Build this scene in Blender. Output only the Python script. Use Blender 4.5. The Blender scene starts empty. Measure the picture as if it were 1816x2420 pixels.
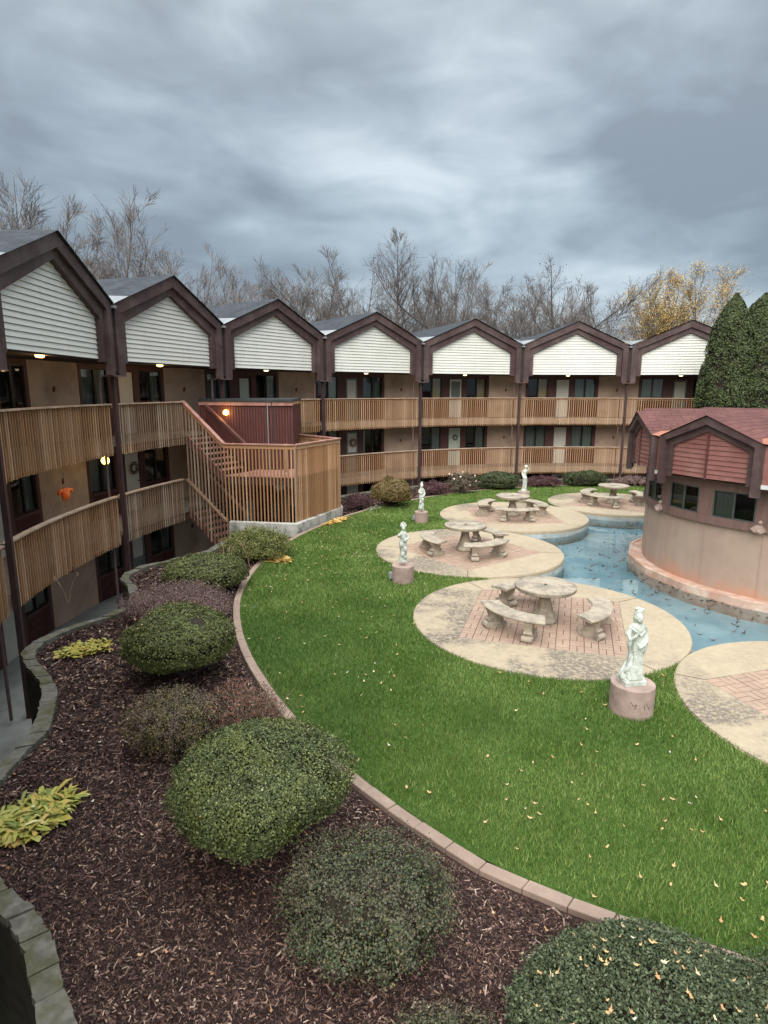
import bpy, math, random
import numpy as np
from mathutils import Matrix, Vector
random.seed(7); rng = np.random.default_rng(7)
R_ = math.radians; PI = math.pi
sc = bpy.context.scene
COL = sc.collection
CX, CY = 10.4986, 15.1449            # centre of the ring shaped apartment building
GX, GY = 11.45, 16.20                # centre of the round pavilion
PH, DA = -0.49473, math.pi/10        # azimuth of bay boundary 4, bay angle
LAWN = -4.65; MUL = -4.70; WALK = -6.85
RR = 18.43                           # radius of the deck edge
RF = 20.1                            # radius of the facade
def bk(k): return PH + DA*(k-4)
def pc(R, th, z=0.0): return (CX+R*math.sin(th), CY+R*math.cos(th), z)
def pg(R, th, z=0.0): return (GX+R*math.sin(th), GY+R*math.cos(th), z)

# ------------------------------------------------------------------ materials
def newmat(name):
    m = bpy.data.materials.new(name); m.use_nodes = True
    nt = m.node_tree; b = nt.nodes['Principled BSDF']; return m, nt, b
def link(nt, a, b): nt.links.new(a, b)
def node(nt, t, **kw):
    n = nt.nodes.new(t)
    for k, v in kw.items():
        if k.startswith('i_'): n.inputs[k[2:].replace('_', ' ')].default_value = v
        else: setattr(n, k, v)
    return n
def ramp(nt, fac, stops):
    r = nt.nodes.new('ShaderNodeValToRGB'); e = r.color_ramp.elements
    while len(e) < len(stops): e.new(0.5)
    for i, (p, c) in enumerate(stops): e[i].position = p; e[i].color = (*c, 1)
    link(nt, fac, r.inputs[0]); return r.outputs[0]
def posnoise(nt, scale=(1, 1, 1), s=1.0, detail=4, rough=0.55, dist=0.0):
    g = node(nt, 'ShaderNodeNewGeometry'); mp = node(nt, 'ShaderNodeMapping'); mp.inputs['Scale'].default_value = scale
    link(nt, g.outputs['Position'], mp.inputs[0]); n = node(nt, 'ShaderNodeTexNoise')
    n.inputs['Scale'].default_value = s; n.inputs['Detail'].default_value = detail; n.inputs['Roughness'].default_value = rough
    n.inputs['Distortion'].default_value = dist
    link(nt, mp.outputs[0], n.inputs[0]); return n.outputs[0]
def mixc(nt, fac, a, b, mode='MIX'):
    m = node(nt, 'ShaderNodeMix', data_type='RGBA', blend_type=mode)
    for s, v in ((m.inputs[0], fac), (m.inputs[6], a), (m.inputs[7], b)):
        if isinstance(v, (int, float)): s.default_value = v
        elif isinstance(v, tuple): s.default_value = (*v, 1)
        else: link(nt, v, s)
    return m.outputs[2]
def bump(nt, b, h, strength=0.3, dist=0.02):
    bp = node(nt, 'ShaderNodeBump'); bp.inputs['Strength'].default_value = strength; bp.inputs['Distance'].default_value = dist
    link(nt, h, bp.inputs['Height']); link(nt, bp.outputs[0], b.inputs['Normal'])
def mat(name, c1, c2=None, scale=(1, 1, 1), s=6.0, rough=0.75, c3=None, s3=1.2, lo=0.35, hi=0.65, bmp=0.25, bs=None, detail=5, spec=0.3):
    m, nt, b = newmat(name); b.inputs['Roughness'].default_value = rough; b.inputs['Specular IOR Level'].default_value = spec
    if c2 is None: c2 = tuple(x*0.75 for x in c1)
    n = posnoise(nt, scale, s, detail)
    col = ramp(nt, n, [(lo, c1), (hi, c2)])
    if c3 is not None:
        n3 = posnoise(nt, (1, 1, 1), s3, 5, 0.65)
        f = ramp(nt, n3, [(0.45, (0, 0, 0)), (0.68, (1, 1, 1))]); col = mixc(nt, f, col, c3)
    link(nt, col, b.inputs['Base Color'])
    if bmp: bump(nt, b, posnoise(nt, scale, bs or s*4, 4), bmp, 0.01)
    return m
def leafmat(name, stops, rough=0.6, trans=0.0, patch=None):
    m, nt, b = newmat(name); b.inputs['Roughness'].default_value = rough; b.inputs['Specular IOR Level'].default_value = 0.35
    g = node(nt, 'ShaderNodeNewGeometry'); col = ramp(nt, g.outputs['Random Per Island'], stops)
    if patch:
        n = posnoise(nt, (1, 1, 1), patch[1], 3); f = ramp(nt, n, [(patch[2], (0, 0, 0)), (patch[3], (1, 1, 1))])
        g2 = node(nt, 'ShaderNodeMath', operation='MULTIPLY'); link(nt, f, g2.inputs[0]); g2.inputs[1].default_value = patch[4]
        col = mixc(nt, g2.outputs[0], col, patch[0])
        n = posnoise(nt, (1, 1, 1), 7.0, 3); col = mixc(nt, ramp(nt, n, [(.52, (0, 0, 0)), (.68, (.55, .55, .55))]), col, stops[0][1])  # noise patches of the darkest leaf tone paint shaded hollows into the foliage
    link(nt, col, b.inputs['Base Color'])
    if trans: b.inputs['Transmission Weight'].default_value = 0.0; b.inputs['Subsurface Weight'].default_value = trans
    return m
def emit(name, c, s):
    m, nt, b = newmat(name); b.inputs['Base Color'].default_value = (*c, 1)
    b.inputs['Emission Color'].default_value = (*c, 1); b.inputs['Emission Strength'].default_value = s; return m

M = {}
M['slat'] = mat('weathered_cedar_slats', (.40, .235, .115), (.22, .125, .065), (26, 26, 1.3), 1.0, .8, (.27, .185, .12), .55, .38, .62, .2)
M['slat_grey'] = mat('grey_weathered_slats', (.36, .235, .13), (.20, .135, .085), (26, 26, 1.3), 1.0, .8, (.20, .16, .11), .8, .38, .62, .2)
M['caprail'] = mat('pale_cap_rail', (.46, .335, .245), (.34, .235, .165), (2, 2, 2), 3, .7, (.5, .38, .3), 2)
M['redrail'] = mat('pinkish_stained_rail', (.40, .205, .165), (.29, .13, .10), (1, 1, 1), 5, .6, (.45, .27, .22), 3)
M['rim'] = mat('deck_rim_board', (.38, .30, .225), (.25, .19, .14), (4, 4, 4), 3, .8)
M['deck'] = mat('deck_boards', (.34, .28, .22), (.22, .18, .14), (2, 2, 2), 3, .8)
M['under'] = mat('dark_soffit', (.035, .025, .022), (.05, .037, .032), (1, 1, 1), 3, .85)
M['fascia'] = mat('dark_brown_fascia', (.085, .052, .050), (.058, .036, .036), (1.5, 1.5, 6), 2.5, .6, (.12, .085, .08), 1.5, bmp=.15)
M['post'] = mat('dark_brown_post', (.075, .042, .042), (.05, .03, .03), (4, 4, 1), 3, .55)
M['pipe'] = mat('mauve_downspout', (.17, .105, .10), (.13, .08, .08), (2, 2, 2), 3, .45)
M['stucco'] = mat('tan_stucco', (.54, .40, .30), (.49, .36, .27), (1, 1, 1), 2.0, .9, (.33, .235, .175), .7, bmp=.5, bs=90)
M['panel'] = mat('dark_red_panel', (.095, .034, .030), (.065, .025, .022), (6, 6, 1), 2, .6)
M['jamb'] = mat('dark_brown_jamb', (.11, .052, .045), (.078, .04, .034), (4, 4, 1), 3, .6)
M['frame'] = mat('bronze_window_frame', (.02, .017, .016), (.03, .025, .022), s=5, rough=.4, bmp=0)
M['white'] = mat('cream_door_paint', (.62, .60, .52), (.56, .54, .47), s=3, rough=.5, bmp=.05)
M['palegreen'] = mat('pale_green_door_paint', (.50, .56, .47), (.45, .51, .43), s=3, rough=.5, bmp=.05)
M['greydoor'] = mat('grey_storm_panel', (.17, .19, .17), (.13, .145, .13), s=3, rough=.4, bmp=.05)
M['curtain'] = mat('pale_curtain', (.66, .67, .60), (.55, .56, .5), (8, 8, .4), 2, .9)
M['curtain2'] = mat('warm_lit_curtain', (.70, .50, .28), (.6, .43, .24), (8, 8, .4), 2, .9)
M['curtain3'] = mat('grey_green_blind', (.30, .33, .30), (.22, .25, .22), (8, 8, .4), 2, .9)
M['dark'] = mat('dark_room', (.012, .012, .013), (.02, .02, .02), s=2, rough=.9, bmp=0)
M['metal'] = mat('pale_flashing', (.26, .28, .29), (.20, .22, .23), s=3, rough=.45, bmp=.1)
M['copper'] = mat('copper_flashing', (.36, .145, .09), (.28, .11, .07), s=4, rough=.6, c3=(.30, .13, .08), s3=3)
M['brass'] = mat('dull_knob', (.10, .085, .06), s=5, rough=.35, bmp=0)
M['red'] = mat('dark_red_plaque', (.20, .03, .02), s=5, rough=.6, bmp=0)
def m_slat(name, stops):
    m, nt, b = newmat(name); b.inputs['Roughness'].default_value = .8; b.inputs['Specular IOR Level'].default_value = .2
    g = node(nt, 'ShaderNodeNewGeometry'); col = ramp(nt, g.outputs['Random Per Island'], stops)
    n = posnoise(nt, (3, 3, 3), 1.2, 4, .6); col = mixc(nt, ramp(nt, n, [(.5, (0, 0, 0)), (.8, (.25, .25, .25))]), col, (.19, .13, .08))
    link(nt, col, b.inputs['Base Color']); return m
M['slat'] = m_slat('weathered_cedar_slats', [(0, (.31, .165, .08)), (.4, (.40, .22, .108)), (.85, (.465, .265, .14)), (1, (.58, .38, .235))])
M['slat_grey'] = m_slat('grey_weathered_slats', [(0, (.22, .14, .09)), (.4, (.29, .19, .125)), (.85, (.37, .26, .18)), (1, (.5, .40, .30))])
def m_siding():
    m, nt, b = newmat('white_vinyl_siding'); b.inputs['Roughness'].default_value = .5
    n = posnoise(nt, (1, 1, 1), .9, 5, .6); col = ramp(nt, n, [(.3, (.66, .66, .60)), (.7, (.74, .74, .685))])
    n2 = posnoise(nt, (2, 2, .5), 2.2, 5, .7); f = ramp(nt, n2, [(.55, (0, 0, 0)), (.85, (1, 1, 1))])
    col = mixc(nt, f, col, (.56, .56, .46)); link(nt, col, b.inputs['Base Color']); return m
M['siding'] = m_siding()
M['redsiding'] = mat('faded_red_siding', (.25, .108, .092), (.20, .085, .074), (1, 1, 4), 3, .7, (.29, .145, .125), 1.5)
M['band'] = mat('mauve_brown_boards', (.19, .118, .10), (.145, .088, .076), (7, 7, 1), 1.6, .75)
def m_shingle(name, ca, cb, cm, sx=.32, sy=.145):
    m, nt, b = newmat(name); b.inputs['Roughness'].default_value = .95; b.inputs['Specular IOR Level'].default_value = .15
    uv = node(nt, 'ShaderNodeUVMap'); br = node(nt, 'ShaderNodeTexBrick')
    br.inputs['Color1'].default_value = (*ca, 1); br.inputs['Color2'].default_value = (*cb, 1); br.inputs['Mortar'].default_value = (*cm, 1)
    br.inputs['Scale'].default_value = 1; br.inputs['Brick Width'].default_value = sx; br.inputs['Row Height'].default_value = sy
    br.inputs['Mortar Size'].default_value = .012; br.inputs['Bias'].default_value = -.1
    link(nt, uv.outputs[0], br.inputs[0]); n = posnoise(nt, (1, 1, 1), 1.3, 6, .7)
    col = mixc(nt, .5, br.outputs[0], ramp(nt, n, [(.3, tuple(x*.6 for x in ca)), (.7, tuple(x*1.5 for x in ca))]))
    g = posnoise(nt, (1, 1, 1), 60, 2); col = mixc(nt, .35, col, ramp(nt, g, [(.35, (.3, .3, .3)), (.65, (1, 1, 1))]), 'MULTIPLY')
    link(nt, col, b.inputs['Base Color']); bump(nt, b, br.outputs['Fac'], .6, .02); return m
M['shingle'] = m_shingle('slate_grey_shingles', (.070, .078, .09), (.036, .040, .048), (.014, .016, .019))
M['redshingle'] = m_shingle('faded_red_shingles', (.155, .072, .066), (.105, .050, .047), (.04, .02, .02), .42, .17)
def m_concrete():
    m, nt, b = newmat('buff_concrete'); b.inputs['Roughness'].default_value = .85
    n = posnoise(nt, (1, 1, 1), 9, 6, .7); col = ramp(nt, n, [(.3, (.43, .355, .245)), (.7, (.335, .27, .185))])
    n2 = posnoise(nt, (1, 1, 1), .8, 4, .6); f2 = ramp(nt, n2, [(.44, (.10, .10, .10)), (.54, (1, 1, 1))])
    n3 = posnoise(nt, (1, 1, 1), 13.0, 8, .8); f3 = ramp(nt, n3, [(.40, (0, 0, 0)), (.54, (1, 1, 1))])
    gp = node(nt, 'ShaderNodeNewGeometry'); ds_ = node(nt, 'ShaderNodeVectorMath', operation='DISTANCE'); link(nt, gp.outputs['Position'], ds_.inputs[0]); ds_.inputs[1].default_value = (11.45, 16.2, -4.63)
    mr = node(nt, 'ShaderNodeMapRange'); link(nt, ds_.outputs['Value'], mr.inputs[0]); mr.inputs[1].default_value = 8.6; mr.inputs[2].default_value = 10.3; mr.inputs[3].default_value = .22; mr.inputs[4].default_value = 1.15
    m0 = node(nt, 'ShaderNodeMath', operation='MULTIPLY'); link(nt, f2, m0.inputs[0]); link(nt, mr.outputs[0], m0.inputs[1]); f2 = m0.outputs[0]
    mu = node(nt, 'ShaderNodeMath', operation='MULTIPLY'); link(nt, f2, mu.inputs[0]); link(nt, f3, mu.inputs[1])
    mu2 = node(nt, 'ShaderNodeMath', operation='MULTIPLY'); link(nt, mu.outputs[0], mu2.inputs[0]); mu2.inputs[1].default_value = .9
    col = mixc(nt, mu2.outputs[0], col, (.15, .125, .10)); link(nt, col, b.inputs['Base Color'])
    bump(nt, b, posnoise(nt, (1, 1, 1), 45, 5), .35, .01); return m
M['concrete'] = m_concrete()
M['brick'] = mat('pink_paving_brick', (.40, .285, .215), (.32, .22, .165), s=3.5, rough=.85, c3=(.31, .225, .17), s3=1.8, bs=70)
M['mortar'] = mat('dark_joint_sand', (.10, .065, .05), (.07, .045, .035), s=20, rough=.95, bmp=0)
M['caststone'] = mat('weathered_cast_stone', (.43, .37, .285), (.31, .265, .205), s=9, rough=.85, c3=(.185, .16, .13), s3=4.0, lo=.3, hi=.7, bmp=.5, bs=60)
M['pedestal'] = mat('pinkish_cast_concrete', (.42, .31, .265), (.34, .25, .215), s=7, rough=.9, c3=(.27, .20, .17), s3=4, bs=70)
M['statue'] = mat('painted_white_statue', (.58, .61, .56), (.48, .52, .465), s=8, rough=.55, c3=(.33, .37, .31), s3=9, bmp=.15)
M['edging'] = mat('pink_edging_block', (.34, .25, .195), (.26, .19, .15), s=5, rough=.9, c3=(.28, .20, .16), s3=4, bmp=.7, bs=50)
M['stonecap'] = mat('mossy_limestone_cap', (.18, .17, .145), (.10, .095, .078), s=9, rough=.95, c3=(.075, .075, .03), s3=2.6, bmp=1.0, bs=24)
M['stonewall'] = mat('dark_stone_wall', (.07, .06, .045), (.032, .028, .022), (1, 1, 2.5), 3, .95, (.045, .05, .025), 2, bmp=1, bs=14)
M['walk'] = mat('grey_walkway_concrete', (.33, .34, .32), (.26, .27, .255), s=3, rough=.8, c3=(.2, .21, .19), s3=1)
M['whitewall'] = mat('whitewashed_concrete', (.56, .55, .50), (.44, .43, .39), s=4, rough=.9, c3=(.12, .13, .10), s3=2.2, bmp=.4)
M['mulch'] = mat('dark_mulch', (.022, .012, .010), (.058, .031, .025), s=30, rough=.95, c3=(.028, .016, .015), s3=8, bmp=1, bs=55)
M['chips'] = leafmat('shredded_mulch', [(0, (.016, .008, .007)), (.5, (.050, .026, .021)), (.78, (.12, .068, .054)), (.93, (.24, .145, .11)), (1, (.46, .34, .27))], .85)
M['bark'] = mat('grey_brown_bark', (.13, .112, .103), (.09, .077, .07), (6, 6, 1), 3, .95)
M['barkgrey'] = mat('pale_grey_bark', (.20, .178, .166), (.13, .11, .10), (6, 6, 1), 3, .95)
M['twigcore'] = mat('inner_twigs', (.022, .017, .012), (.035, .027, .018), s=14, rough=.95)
M['drygrass'] = mat('ground_litter', (.10, .085, .05), (.07, .07, .035), s=1.5, rough=.95)
M['poolpaint'] = mat('pale_blue_pool_paint', (.25, .345, .375), (.19, .28, .315), s=1.2, rough=.7, c3=(.36, .43, .44), s3=.9, lo=.35, hi=.7)
M['poolwall'] = mat('stained_pool_wall', (.30, .31, .28), (.21, .24, .24), (1, 1, 6), 2, .85, (.33, .42, .45), 2)
def m_water():
    m, nt, b = newmat('pool_water'); out = nt.nodes['Material Output']; nt.nodes.remove(b)
    fr = node(nt, 'ShaderNodeFresnel'); fr.inputs['IOR'].default_value = 1.33
    tr = node(nt, 'ShaderNodeBsdfTransparent'); tr.inputs[0].default_value = (.84, .93, .95, 1)
    gl = node(nt, 'ShaderNodeBsdfGlossy'); gl.inputs['Roughness'].default_value = .008; gl.inputs[0].default_value = (1, 1, 1, 1)
    mx = node(nt, 'ShaderNodeMixShader'); link(nt, fr.outputs[0], mx.inputs[0]); link(nt, tr.outputs[0], mx.inputs[1]); link(nt, gl.outputs[0], mx.inputs[2])
    bp = node(nt, 'ShaderNodeBump'); bp.inputs['Strength'].default_value = .035; bp.inputs['Distance'].default_value = .02
    link(nt, posnoise(nt, (1, 1, 1), 3.5, 3), bp.inputs['Height']); link(nt, bp.outputs[0], gl.inputs['Normal']); link(nt, bp.outputs[0], fr.inputs['Normal'])
    link(nt, mx.outputs[0], out.inputs[0]); return m
M['water'] = m_water()
def m_glass():
    m, nt, b = newmat('window_glass'); out = nt.nodes['Material Output']; nt.nodes.remove(b)
    fr = node(nt, 'ShaderNodeFresnel'); fr.inputs['IOR'].default_value = 1.6
    tr = node(nt, 'ShaderNodeBsdfTransparent'); tr.inputs[0].default_value = (.72, .78, .76, 1)
    gl = node(nt, 'ShaderNodeBsdfGlossy'); gl.inputs['Roughness'].default_value = .03
    mx = node(nt, 'ShaderNodeMixShader'); link(nt, fr.outputs[0], mx.inputs[0]); link(nt, tr.outputs[0], mx.inputs[1]); link(nt, gl.outputs[0], mx.inputs[2])
    link(nt, mx.outputs[0], out.inputs[0]); return m
M['glass'] = m_glass()
def m_pavwall():   # stucco with an orange mineral stain creeping up from the ledge
    m, nt, b = newmat('stained_pavilion_stucco'); b.inputs['Roughness'].default_value = .9
    n = posnoise(nt, (1, 1, 1), 2.2, 5); col = ramp(nt, n, [(.35, (.385, .285, .222)), (.65, (.345, .25, .195))])
    ns = posnoise(nt, (3, 3, .25), 1.6, 4); col = mixc(nt, ramp(nt, ns, [(.5, (0, 0, 0)), (.8, (.6, .6, .6))]), col, (.42, .335, .26))
    g = node(nt, 'ShaderNodeNewGeometry'); sx = node(nt, 'ShaderNodeSeparateXYZ'); link(nt, g.outputs[0], sx.inputs[0])
    nn = posnoise(nt, (1, 1, .6), 1.8, 6, .65)
    ad = node(nt, 'ShaderNodeMath', operation='MULTIPLY_ADD'); link(nt, nn, ad.inputs[0]); ad.inputs[1].default_value = -1.3; link(nt, sx.outputs[2], ad.inputs[2])
    mr = node(nt, 'ShaderNodeMapRange'); link(nt, ad.outputs[0], mr.inputs[0]); mr.inputs[1].default_value = -5.50; mr.inputs[2].default_value = -5.06
    mr.inputs[3].default_value = 1; mr.inputs[4].default_value = 0
    f = node(nt, 'ShaderNodeMath', operation='MULTIPLY'); link(nt, mr.outputs[0], f.inputs[0]); f.inputs[1].default_value = .72
    col = mixc(nt, f.outputs[0], col, (.52, .235, .145)); link(nt, col, b.inputs['Base Color'])
    bump(nt, b, posnoise(nt, (1, 1, 1), 60, 4), .5, .01); return m
M['pavwall'] = m_pavwall()
M['ledge'] = mat('rust_stained_ledge', (.50, .29, .21), (.40, .27, .21), s=2, rough=.8, c3=(.62, .52, .43), s3=2.2, bmp=.4)
def m_lawn():
    m, nt, b = newmat('lawn_soil_and_turf'); b.inputs['Roughness'].default_value = .95; b.inputs['Specular IOR Level'].default_value = .1
    n = posnoise(nt, (1, 1, 1), 22, 5, .7); col = ramp(nt, n, [(.3, (.038, .075, .014)), (.7, (.062, .115, .024))])
    link(nt, col, b.inputs['Base Color']); bump(nt, b, posnoise(nt, (1, 1, 1), 70, 3), .8, .02); return m
M['lawn'] = m_lawn()
def m_blades():
    m, nt, b = newmat('grass_blades'); b.inputs['Roughness'].default_value = .55; b.inputs['Specular IOR Level'].default_value = .25
    g = node(nt, 'ShaderNodeNewGeometry')
    col = ramp(nt, g.outputs['Random Per Island'], [(0, (.058, .112, .017)), (.55, (.104, .178, .030)), (.9, (.17, .24, .056)), (1, (.34, .30, .15))])
    n = posnoise(nt, (1, 1, 1), .9, 4, .6); col = mixc(nt, ramp(nt, n, [(.42, (0, 0, 0)), (.60, (.85, .85, .85))]), col, (.20, .275, .075)); n = posnoise(nt, (1, 1, 1), 4.5, 4, .6); col = mixc(nt, ramp(nt, n, [(.45, (0, 0, 0)), (.7, (.5, .5, .5))]), col, (.145, .23, .058))
    n = posnoise(nt, (1, 1, 1), .35, 3, .5); col = mixc(nt, ramp(nt, n, [(.45, (0, 0, 0)), (.66, (.55, .55, .55))]), col, (.052, .118, .026))
    link(nt, col, b.inputs['Base Color']); return m
M['blades'] = m_blades()
M['tanleaf'] = leafmat('fallen_tan_leaves', [(0, (.42, .30, .14)), (.4, (.55, .38, .18)), (.7, (.45, .22, .10)), (.9, (.66, .56, .34)), (1, (.6, .6, .5))], .7)
M['paleleaf'] = leafmat('fallen_pale_leaves', [(0, (.24, .11, .06)), (.35, (.40, .22, .11)), (.7, (.55, .40, .25)), (.88, (.45, .20, .10)), (1, (.7, .64, .55))], .7)
M['wetleaf'] = leafmat('wet_dark_leaves', [(0, (.03, .02, .015)), (.7, (.07, .04, .03)), (1, (.16, .08, .05))], .5)

# ------------------------------------------------------------------ mesh helpers
class MB:
    def __init__(s): s.v = []; s.f = []; s.uv = None; s.smooth = False
    def quad(s, a, b, c, d): n = len(s.v); s.v += [a, b, c, d]; s.f.append((n, n+1, n+2, n+3))
    def tri(s, a, b, c): n = len(s.v); s.v += [a, b, c]; s.f.append((n, n+1, n+2))
    def box(s, x0, x1, y0, y1, z0, z1, Mx=None):
        n = len(s.v); P = [(x, y, z) for z in (z0, z1) for y in (y0, y1) for x in (x0, x1)]
        if Mx is not None: P = [tuple(Mx @ Vector(p)) for p in P]
        s.v += P; s.f += [(n, n+2, n+3, n+1), (n+4, n+5, n+7, n+6), (n, n+1, n+5, n+4), (n+2, n+6, n+7, n+3), (n, n+4, n+6, n+2), (n+1, n+3, n+7, n+5)]
    def hexa(s, lo, hi):       # two quads (bottom, top)
        n = len(s.v); s.v += list(lo)+list(hi)
        s.f += [(n+3, n+2, n+1, n), (n+4, n+5, n+6, n+7)] + [(n+i, n+(i+1) % 4, n+4+(i+1) % 4, n+4+i) for i in range(4)]
    def prism(s, poly, ya, yb):  # poly of (x,z), extruded in y
        k = len(poly); n = len(s.v)
        s.v += [(x, ya, z) for x, z in poly] + [(x, yb, z) for x, z in poly]
        s.f += [tuple(n+i for i in range(k)), tuple(n+k+i for i in reversed(range(k)))]
        s.f += [(n+i, n+k+i, n+k+(i+1) % k, n+(i+1) % k) for i in range(k)]
    def bar(s, a, b, w, h, up=(0, 0, 1)):   # box beam from a to b
        a = Vector(a); b = Vector(b); d = (b-a).normalized(); u = Vector(up); sd = d.cross(u)
        if sd.length < 1e-4: sd = Vector((1, 0, 0))
        sd.normalize(); u = sd.cross(d).normalized(); sd *= w/2; u *= h/2
        s.hexa([tuple(a-sd-u), tuple(a+sd-u), tuple(b+sd-u), tuple(b-sd-u)], [tuple(a-sd+u), tuple(a+sd+u), tuple(b+sd+u), tuple(b-sd+u)])
    def tube(s, pts, rad, n=8, cap=True):
        rings = []; prev = None
        for i, p in enumerate(pts):
            p = Vector(p); q = Vector(pts[min(i+1, len(pts)-1)]) - Vector(pts[max(i-1, 0)])
            if q.length < 1e-7: q = Vector((0, 0, 1))
            q.normalize()
            if prev is None: a = q.orthogonal().normalized()
            else: a = (prev - q*prev.dot(q)); a = a.normalized() if a.length > 1e-5 else q.orthogonal().normalized()
            prev = a; b = q.cross(a); r = rad[i] if hasattr(rad, '__len__') else rad
            base = len(s.v); s.v += [tuple(p + a*(r*math.cos(2*PI*j/n)) + b*(r*math.sin(2*PI*j/n))) for j in range(n)]; rings.append(base)
        for i in range(len(rings)-1):
            A, B = rings[i], rings[i+1]
            s.f += [(A+j, A+(j+1) % n, B+(j+1) % n, B+j) for j in range(n)]
        if cap: s.f += [tuple(rings[0]+j for j in reversed(range(n))), tuple(rings[-1]+j for j in range(n))]
    def lathe(s, prof, n=32, c=(0, 0, 0), fn=None):
        base = len(s.v)
        for r, z in prof:
            for j in range(n):
                a = 2*PI*j/n; rr = r*(fn(a, z) if fn else 1); s.v.append((c[0]+rr*math.cos(a), c[1]+rr*math.sin(a), c[2]+z))
        for i in range(len(prof)-1):
            A = base+i*n; B = A+n
            s.f += [(A+j, A+(j+1) % n, B+(j+1) % n, B+j) for j in range(n)]
        s.f += [tuple(base+j for j in reversed(range(n))), tuple(base+(len(prof)-1)*n+j for j in range(n))]
    def arcbox(s, R0, R1, a0, a1, z0, z1, n=8, cf=None):   # polar box, local polar frame
        cf = cf or (lambda R, a, z: (R*math.sin(a), R*math.cos(a), z))
        base = len(s.v)
        for i in range(n+1):
            a = a0+(a1-a0)*i/n; s.v += [cf(R0, a, z0), cf(R1, a, z0), cf(R1, a, z1), cf(R0, a, z1)]
        for i in range(n):
            A = base+4*i; B = A+4
            s.f += [(A+j, A+(j+1) % 4, B+(j+1) % 4, B+j) for j in range(4)]
        e = base+4*n; s.f += [(base+3, base+2, base+1, base), (e, e+1, e+2, e+3)]
    def mesh(s, name, m=None, smooth=False):
        me = bpy.data.meshes.new(name); me.from_pydata(s.v, [], s.f)
        if s.uv is not None:
            l = me.uv_layers.new(name='UVMap'); flat = [c for f in s.f for i in f for c in s.uv[i]]; l.data.foreach_set('uv', flat)
        if m is not None: me.materials.append(M[m] if isinstance(m, str) else m)
        if smooth: me.polygons.foreach_set('use_smooth', [True]*len(me.polygons))
        me.update(); return me
def npmesh(name, V, F, m, smooth=False):
    V = np.asarray(V, np.float32); F = np.asarray(F, np.int32); k = F.shape[1]
    me = bpy.data.meshes.new(name); me.vertices.add(len(V)); me.vertices.foreach_set('co', V.ravel())
    me.loops.add(F.size); me.loops.foreach_set('vertex_index', F.ravel()); me.polygons.add(len(F))
    me.polygons.foreach_set('loop_start', np.arange(len(F), dtype=np.int32)*k); me.polygons.foreach_set('loop_total', np.full(len(F), k, np.int32))
    if smooth: me.polygons.foreach_set('use_smooth', np.ones(len(F), bool))
    me.materials.append(M[m] if isinstance(m, str) else m); me.update(calc_edges=True); return me
def tag(o, label=None, cat=None, group=None, kind=None):
    if label: o['label'] = label
    if cat: o['category'] = cat
    if group: o['group'] = group
    if kind: o['kind'] = kind
    return o
def obj(name, me, parent=None, mx=None):
    o = bpy.data.objects.new(name, me); COL.objects.link(o)
    if parent is not None: o.parent = parent
    if mx is not None: o.matrix_local = mx
    return o
def empty(name, loc, label, cat, group=None, rz=0):
    o = bpy.data.objects.new(name, None); COL.objects.link(o); o.location = loc; o.rotation_euler = (0, 0, rz); o.empty_display_size = .2
    return tag(o, label, cat, group)
def dup(root, loc, rz=0, label=None, scale=None):
    r = root.copy(); COL.objects.link(r); r.location = loc; r.rotation_euler = (0, 0, rz)
    if label: r['label'] = label
    if scale: r.scale = (scale if hasattr(scale, '__len__') else (scale,)*3)
    for ch in list(root.children):
        c = ch.copy(); COL.objects.link(c); c.parent = r
        for g in ch.children:
            d = g.copy(); COL.objects.link(d); d.parent = c
    return r
def T(x, y, z): return Matrix.Translation((x, y, z))
def RZ(a): return Matrix.Rotation(a, 4, 'Z')

# ------------------------------------------------------------------ camera
cam = bpy.data.cameras.new('camera'); co = bpy.data.objects.new('camera', cam); COL.objects.link(co)
cam.sensor_fit = 'HORIZONTAL'; cam.sensor_width = 36; cam.lens = 36*1445.17/1816; cam.clip_start = .1; cam.clip_end = 3000
pi_, ro = 0.198486, 0.002557
X = Vector((1, 0, 0)); U = Vector((0, math.sin(pi_), math.cos(pi_))); Fw = Vector((0, math.cos(pi_), -math.sin(pi_)))
X2 = X*math.cos(ro)+U*math.sin(ro); U2 = U*math.cos(ro)-X*math.sin(ro)
co.matrix_world = Matrix((X2, U2, -Fw)).transposed().to_4x4()
sc.camera = co

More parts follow.
